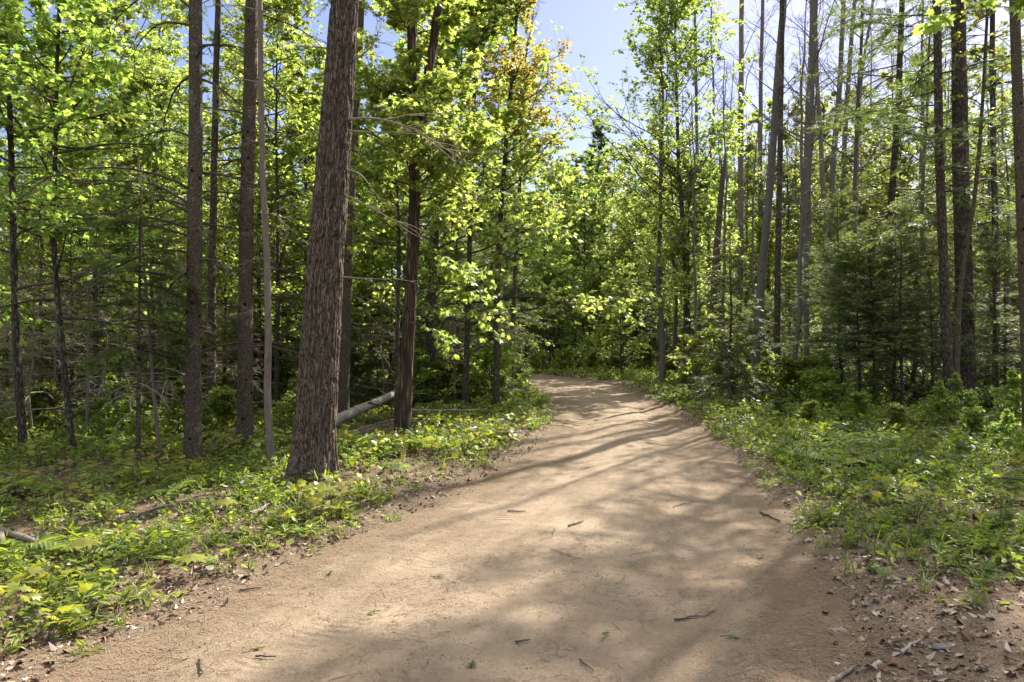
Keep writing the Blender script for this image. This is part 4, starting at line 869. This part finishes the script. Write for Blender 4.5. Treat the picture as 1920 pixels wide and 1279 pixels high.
# fallen birch log behind the big pine
def log():
    a = np.array([*at(618, 13.6), .14]); b = np.array([*at(756, 17.0), .56]); n = 26; t = np.linspace(0, 1, n)[:, None]
    P = a + (b - a) * t; P[:, 2] += .015 * np.sin(t[:, 0] * 7) + gz(a[0], a[1]); r = rs(77); c = P[0].copy()
    o = empty('fallen_log', *c); tag(o, 'fallen pale birch log resting on the ground between the big pine and the forked maple', 'log')
    nz = 1 + .12 * (vnoise(np.arange(14)[None] * 1.3, np.arange(n)[:, None] * .7, 4) - .5)
    mb = MB(); tubes(mb, P - c, np.interp(t[:, 0], [0, 1], [.105, .075]), 14, 0, True, True, nz[None]); mb.build('bark', M['birch_bark'], o)
    for k in range(3):
        m2 = MB(); q = P[5 + k * 7] - c; B = grow(r, q[None], np.array([[r.normal(), r.normal(), 1.2]]), np.array([.25]), 3, .1, 0); tubes(m2, B, np.array([[.018, .015, .012, .009]]), 6, 0, True, True); m2.build('branch_stub', M['dead_twig'], o)
log()
# dead branches heaped beside the maple and the brush pile on the right
for k, (p0, p1, z0, z1, r0, mat, side, lab) in enumerate([
    (at(640, 12.6), at(745, 12.9), .05, .25, .014, 'dead_twig', 3, 'dead grey branch lying in front of the birch log'),
    (at(770, 14.2), at(905, 15.2), .30, .15, .022, 'dead_twig', 4, 'long dead branch on the leaf litter right of the forked maple'),
    (at(680, 12.2), at(720, 13.4), .02, .35, .012, 'dark_twig', 3, 'dark branch propped against the foot of the forked maple'),
    (at(690, 13.8), at(800, 15.0), .45, .08, .018, 'dark_twig', 3, 'dark dead branch crossing the birch log'),
    (at(1750, 11.6), at(1845, 12.2), .02, .36, .016, 'grey_bark', 3, 'pale arched dead branch in the brush pile on the right verge'),
    (at(1790, 11.2), at(1868, 12.0), .03, .12, .013, 'dead_twig', 3, 'low grey branch at the front of the brush pile on the right'),
    (at(1800, 12.2), at(1935, 12.0), .34, .10, .015, 'dark_twig', 3, 'dark branch lying across the back of the brush pile on the right'),
    (at(1640, 12.8), at(1760, 12.3), .03, .2, .012, 'dark_twig', 4, 'dark twiggy branch left of the brush pile below the firs'),
    (at(1850, 7.5), at(1960, 7.2), .10, .14, .014, 'dark_twig', 1, 'dark stick poking out of the greenery at the far right verge'),
    (at(1870, 13.4), at(1960, 13.1), .12, .22, .06, 'grey_bark', 0, 'short pale rotting log behind the brush pile on the right'),
    (at(200, 9.2), at(330, 8.4), .02, .05, .012, 'dead_twig', 2, 'thin grey branch on the ground before the lichen flecked spruce'),
    (at(275, 6.6), at(400, 7.4), .03, .04, .012, 'grey_bark', 1, 'grey stick in the leaf litter left of the pine shadow'),
    (at(470, 6.4), at(505, 6.7), .04, .06, .022, 'grey_bark', 0, 'short pale stub of wood among the plants below the pine'),
    (at(190, 11.6), at(300, 12.6), .03, 1.3, .018, 'dead_twig', 4, 'pale dead branch propped slantwise near the small drooping spruce'),
    (at(690, 17.5), at(740, 16.8), 1.9, .9, .03, 'dark_twig', 2, 'dark broken branch hanging slantwise behind the forked maple')]):
    stick('fallen_branch', lab, 'branch', [(*p0, z0), (*p1, z1)], r0, mat, side, 950 + k, crook=.05, group='dead branches on the forest floor')
# gnarled root at the left edge, soil clump and stone at the near right, leafy sprigs
def root_thing():
    x, y = at(-10, 5.55); o = empty('tree_root', x, y, gz(x, y)); tag(o, 'gnarled grey tree root arching out of the verge at the near left edge', 'root')
    for k, pts in enumerate([[(-.15, 0, .24), (.02, -.02, .18), (.12, -.08, .08), (.22, -.16, -.03)], [(-.1, 0, .20), (.08, .05, .13), (.22, .03, .10), (.35, 0, .07)], [(-.15, -.05, .18), (-.02, -.12, .08), (.05, -.2, -.03)]]):
        P = np.array(pts); n = 14; t = np.linspace(0, len(P) - 1, n); Q = np.column_stack([np.interp(t, np.arange(len(P)), P[:, j]) for j in range(3)])
        Q[1:-1] = (Q[:-2] + Q[1:-1] * 2 + Q[2:]) / 4
        nz = 1 + .35 * (vnoise(np.arange(10)[None] * 1.3 + k * 9, np.arange(n)[:, None] * .8, 7) - .5)
        m2 = MB(); tubes(m2, Q, np.linspace(.05, .02, n) * (1 if k == 0 else .8), 10, 0, True, True, nz[None]); m2.build('root_arm', M['grey_bark'], o)
root_thing()
def lump(name, label, cat, px, py, size, mat, seed, sink=.3, rough=.5):
    x, y = gp(px, py); import bmesh
    bm = bmesh.new(); bmesh.ops.create_icosphere(bm, subdivisions=4, radius=1); me = bpy.data.meshes.new(name)
    for v in bm.verts:
        c = v.co.copy(); v.co = c * (1 + rough * float(fbm(c.x * 1.7 + seed, c.y * 1.7 + c.z * 1.3, seed, 4))); v.co.x *= size[0]; v.co.y *= size[1]; v.co.z *= size[2]
    bm.to_mesh(me); bm.free(); me.materials.append(M[mat]); me.polygons.foreach_set('use_smooth', np.ones(len(me.polygons), bool))
    o = bpy.data.objects.new(name, me); C.objects.link(o); o.location = (x, y, gz(x, y) + size[2] * (1 - sink)); return tag(o, label, cat)
M['dark_soil'] = simple('dark_soil', (.05, .034, .024), (.14, .10, .07), 40, .95, 1.0); M['stone'] = simple('stone', (.09, .08, .07), (.20, .18, .165), 25, .9, .4)
lump('stone', 'small grey stone on the brown needle bank at the near right', 'stone', 1765, 1225, (.045, .03, .02), 'stone', 5, .5)
def sprig(name, label, cat, px, py, seed, kind):
    x, y = gp(px, py); o = empty(name, x, y, gz(x, y) + .012); tag(o, label, cat); r = rs(seed)
    mb = MB(); B = grow(r, np.array([[0, 0, 0.]]), np.array([[r.normal(), r.normal(), .12]]), np.array([.085]), 4, .1, -.02); tubes(mb, B, np.linspace(.003, .0015, 5)[None], 4, 0); mb.build('stem', M['dark_twig'], o)
    m2 = MB(); p, d = along(B, r.uniform(.2, 1, (1, 12))); 
    if kind == 'con': scatter(m2, SPRAYS[0], p, frames(d + r.normal(0, .5, d.shape) * [1, 1, .3], np.tile([0, 0, 1.], (12, 1))), np.full(12, .05), 0)
    else: scatter(m2, OVAL, p[:6], frames(d[:6] + r.normal(0, .8, (6, 3)) * [1, 1, .4], np.tile([0, 0, 1.], (6, 1))), np.full(6, .035), 0)
    m2.build('foliage', M['fir' if kind == 'con' else 'herb'], o)
for k, (px, py, kd, lab) in enumerate([(888, 1232, 'con', 'green conifer sprig lying on the sunlit near road'), (1143, 1178, 'con', 'dark withered sprig on the road right of the short brown twig'), (622, 1064, 'con', 'dark green sprig near the left road edge below the pine'),
    (713, 1130, 'leaf', 'tiny pale leafy sprig on the sunlit left half of the road'), (807, 1072, 'con', 'small green sprig on the left half of the road'), (1430, 1032, 'con', 'dark conifer sprig in the shade of the right verge'),
    (497, 1198, 'leaf', 'pale green sprig by the thin twig at the left of the road'), (1350, 1182, 'con', 'dry brown green sprig on the shaded near right of the road'), (1035, 1005, 'con', 'small dark sprig left of the pale peeled stick')]):
    sprig('fallen_sprig', lab, 'sprig', px, py, 990 + k, kd)
# the two leaved seedling at the road edge right of the pine
def young_plant(px, py, label, seed, n, size, h, tpl, mat):
    x, y = gp(px, py); o = empty('seedling', x, y, gz(x, y)); tag(o, label, 'seedling'); r = rs(seed)
    mb = MB(); tubes(mb, np.array([[0, 0, -.03], [.01, 0, h * .6], [.0, .01, h]]), np.array([.004, .003, .0025]), 5, 0); mb.build('stem', M['dark_twig'], o)
    for k in range(n):
        a = k * 2 * PI / n + r.uniform(-.3, .3); m2 = MB(); scatter(m2, tpl, np.array([[0, 0, h]]), frames(np.array([[math.cos(a), math.sin(a) * .6 - .3, -.15]]), np.array([[0, -.1, 1.]])), np.array([size * r.uniform(.85, 1.1)]), 0); m2.build('leaf', M[mat], o)
young_plant(750, 908, 'dark green seedling with broad hanging leaves at the road edge right of the pine', 31, 5, .17, .16, ROUND, 'herb_dark')
young_plant(425, 985, 'pale maple seedling standing above the litter left of the big pine', 32, 5, .13, .17, MAPLE, 'seedling')
young_plant(160, 1075, 'tall maple seedling with broad drooping leaves in the near left greenery', 33, 6, .14, .20, MAPLE, 'seedling')
young_plant(360, 1090, 'pale yellow maple seedling at the near left road edge', 34, 5, .13, .15, MAPLE, 'seedling')
young_plant(1875, 1000, 'upright orange tinged seedling at the far right verge', 35, 5, .12, .3, LANCE, 'seedling')

# ================================================================== LABELS OF THE WOOD BEHIND
MARKS = [(-999, 'the far left edge'), (40, 'the leftmost maple sapling'), (136, 'the crooked maple sapling'), (259, 'the small drooping spruce'), (361, 'the lichen flecked spruce'), (460, 'the reddish spruce'), (600, 'the big leaning pine'), (765, 'the forked maple'),
         (875, 'the leaning roadside maple'), (960, 'the bend maple'), (1110, 'the sky gap'), (1288, 'the leafy aspen'), (1335, 'the broken snag'), (1420, 'the leaning poplar'), (1575, 'the tallest fir'), (1668, 'the feathery spruce'), (1810, 'the thick pine'), (1925, 'the rightmost spruce')]
LOOK = {'maple': 'yellow green maple', 'maple_green': 'green maple', 'spruce_small': 'young spruce', 'spruce_tall': 'tall spruce', 'poplar': 'bare poplar', 'aspen': 'airy aspen', 'pine': 'soft white pine', 'shrub': 'leafy shrub', 'dead': 'dead twiggy sapling'}
GRP = {'maple': 'yellow green maples in the wood', 'maple_green': 'green maples in the wood', 'spruce_small': 'young spruces in the wood', 'spruce_tall': 'tall spruces in the wood', 'poplar': 'bare poplars in the wood', 'aspen': 'aspens in the wood', 'pine': 'white pines beyond the bend', 'shrub': 'shrubs at the wood edge', 'dead': 'dead saplings in the wood'}
ORD = ['first', 'second', 'third', 'fourth', 'fifth', 'sixth', 'seventh', 'eighth', 'ninth', 'tenth', 'eleventh', 'twelfth']
cells = {}
for e in BG:
    m = max((i for i, (p, _) in enumerate(MARKS) if p <= e[2]), default=0); cells.setdefault((e[1], m), []).append(e)
for (kind, m), L in cells.items():
    L.sort(key=lambda e: e[2])
    for i, e in enumerate(L):
        o, _, px, d, sc, look = e
        size = 'near' if d < 17 else 'distant' if d > 34 else 'mid wood'
        q = f"{size} {LOOK[kind]} right of {MARKS[m][1]}" if m else f"{size} {LOOK[kind]} left of {MARKS[1][1]}"
        if len(L) > 1: q += f", {ORD[min(i, 11)]} from the left"
        o['label'] = q; o['category'] = 'shrub' if kind == 'shrub' else 'tree'; o['group'] = GRP[kind]
for L in PR.values():
    for p in L:
        if p.name not in used:
            for c in list(p.children): bpy.data.objects.remove(c)
            bpy.data.objects.remove(p)

# ================================================================== LIGHT, SKY, CAMERA
AZ, EL = math.radians(SUN_AZ), math.radians(SUN_EL)
sd = Vector((math.sin(AZ) * math.cos(EL), math.cos(AZ) * math.cos(EL), math.sin(EL)))
sun = bpy.data.lights.new('sun', 'SUN'); sun.energy = SUN; sun.angle = math.radians(.53); sun.color = (1.0, .93, .82)
so = bpy.data.objects.new('sun', sun); C.objects.link(so); so.rotation_euler = (-sd).to_track_quat('-Z', 'Y').to_euler(); so.location = (10, 20, 40)
w = bpy.data.worlds.new('World'); bpy.context.scene.world = w; w.use_nodes = True; nt = w.node_tree; nt.nodes.clear()
sk = nt.nodes.new('ShaderNodeTexSky'); sk.sky_type = 'NISHITA'; sk.sun_disc = False; sk.sun_elevation = EL; sk.sun_rotation = AZ; sk.air_density = 1.0; sk.dust_density = .7; sk.ozone_density = 1.2; sk.altitude = 200
bg = nt.nodes.new('ShaderNodeBackground'); bg.inputs[1].default_value = SKY; ow = nt.nodes.new('ShaderNodeOutputWorld'); 
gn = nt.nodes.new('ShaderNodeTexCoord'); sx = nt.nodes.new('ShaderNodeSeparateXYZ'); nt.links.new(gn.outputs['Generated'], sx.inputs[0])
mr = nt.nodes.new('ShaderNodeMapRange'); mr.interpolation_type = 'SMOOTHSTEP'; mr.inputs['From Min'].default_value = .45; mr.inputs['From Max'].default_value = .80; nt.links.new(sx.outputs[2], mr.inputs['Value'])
fill_mix = nt.nodes.new('ShaderNodeMixRGB'); fill_mix.blend_type = 'ADD'; fill_mix.inputs[2].default_value = (ZENITH_FILL, ZENITH_FILL * .97, ZENITH_FILL * .84, 1); nt.links.new(mr.outputs[0], fill_mix.inputs[0]); tn = nt.nodes.new('ShaderNodeMixRGB'); tn.blend_type = 'MULTIPLY'; tn.inputs[0].default_value = 1; tn.inputs[2].default_value = (1.05, .92, 1.0, 1); nt.links.new(sk.outputs[0], tn.inputs[1]); nt.links.new(tn.outputs[0], fill_mix.inputs[1])   # warm glow added to the sky above the frame to lift ambient light
nt.links.new(fill_mix.outputs[0], bg.inputs[0]); nt.links.new(bg.outputs[0], ow.inputs[0])
cam = bpy.data.cameras.new('camera'); cam.sensor_width = 36; cam.lens = F / 1920 * 36; cam.clip_end = 1000; cam.clip_start = .05
co = bpy.data.objects.new('camera', cam); C.objects.link(co); co.location = (0, 0, EYE); co.rotation_euler = (PI / 2, 0, 0)
sc = bpy.context.scene; sc.camera = co
sc.view_settings.view_transform = 'Standard'; sc.view_settings.look = 'None'; sc.view_settings.exposure = EXPO; sc.view_settings.gamma = 1
cy = sc.cycles; cy.max_bounces = 12; cy.diffuse_bounces = 9; cy.glossy_bounces = 2; cy.transmission_bounces = 9; cy.transparent_max_bounces = 4; cy.caustics_reflective = False; cy.caustics_refractive = False
cy.sample_clamp_indirect = 6; cy.use_denoising = DENOISE; cy.denoiser = 'OPENIMAGEDENOISE'; cy.denoising_input_passes = 'RGB_ALBEDO_NORMAL'; cy.denoising_prefilter = 'ACCURATE'
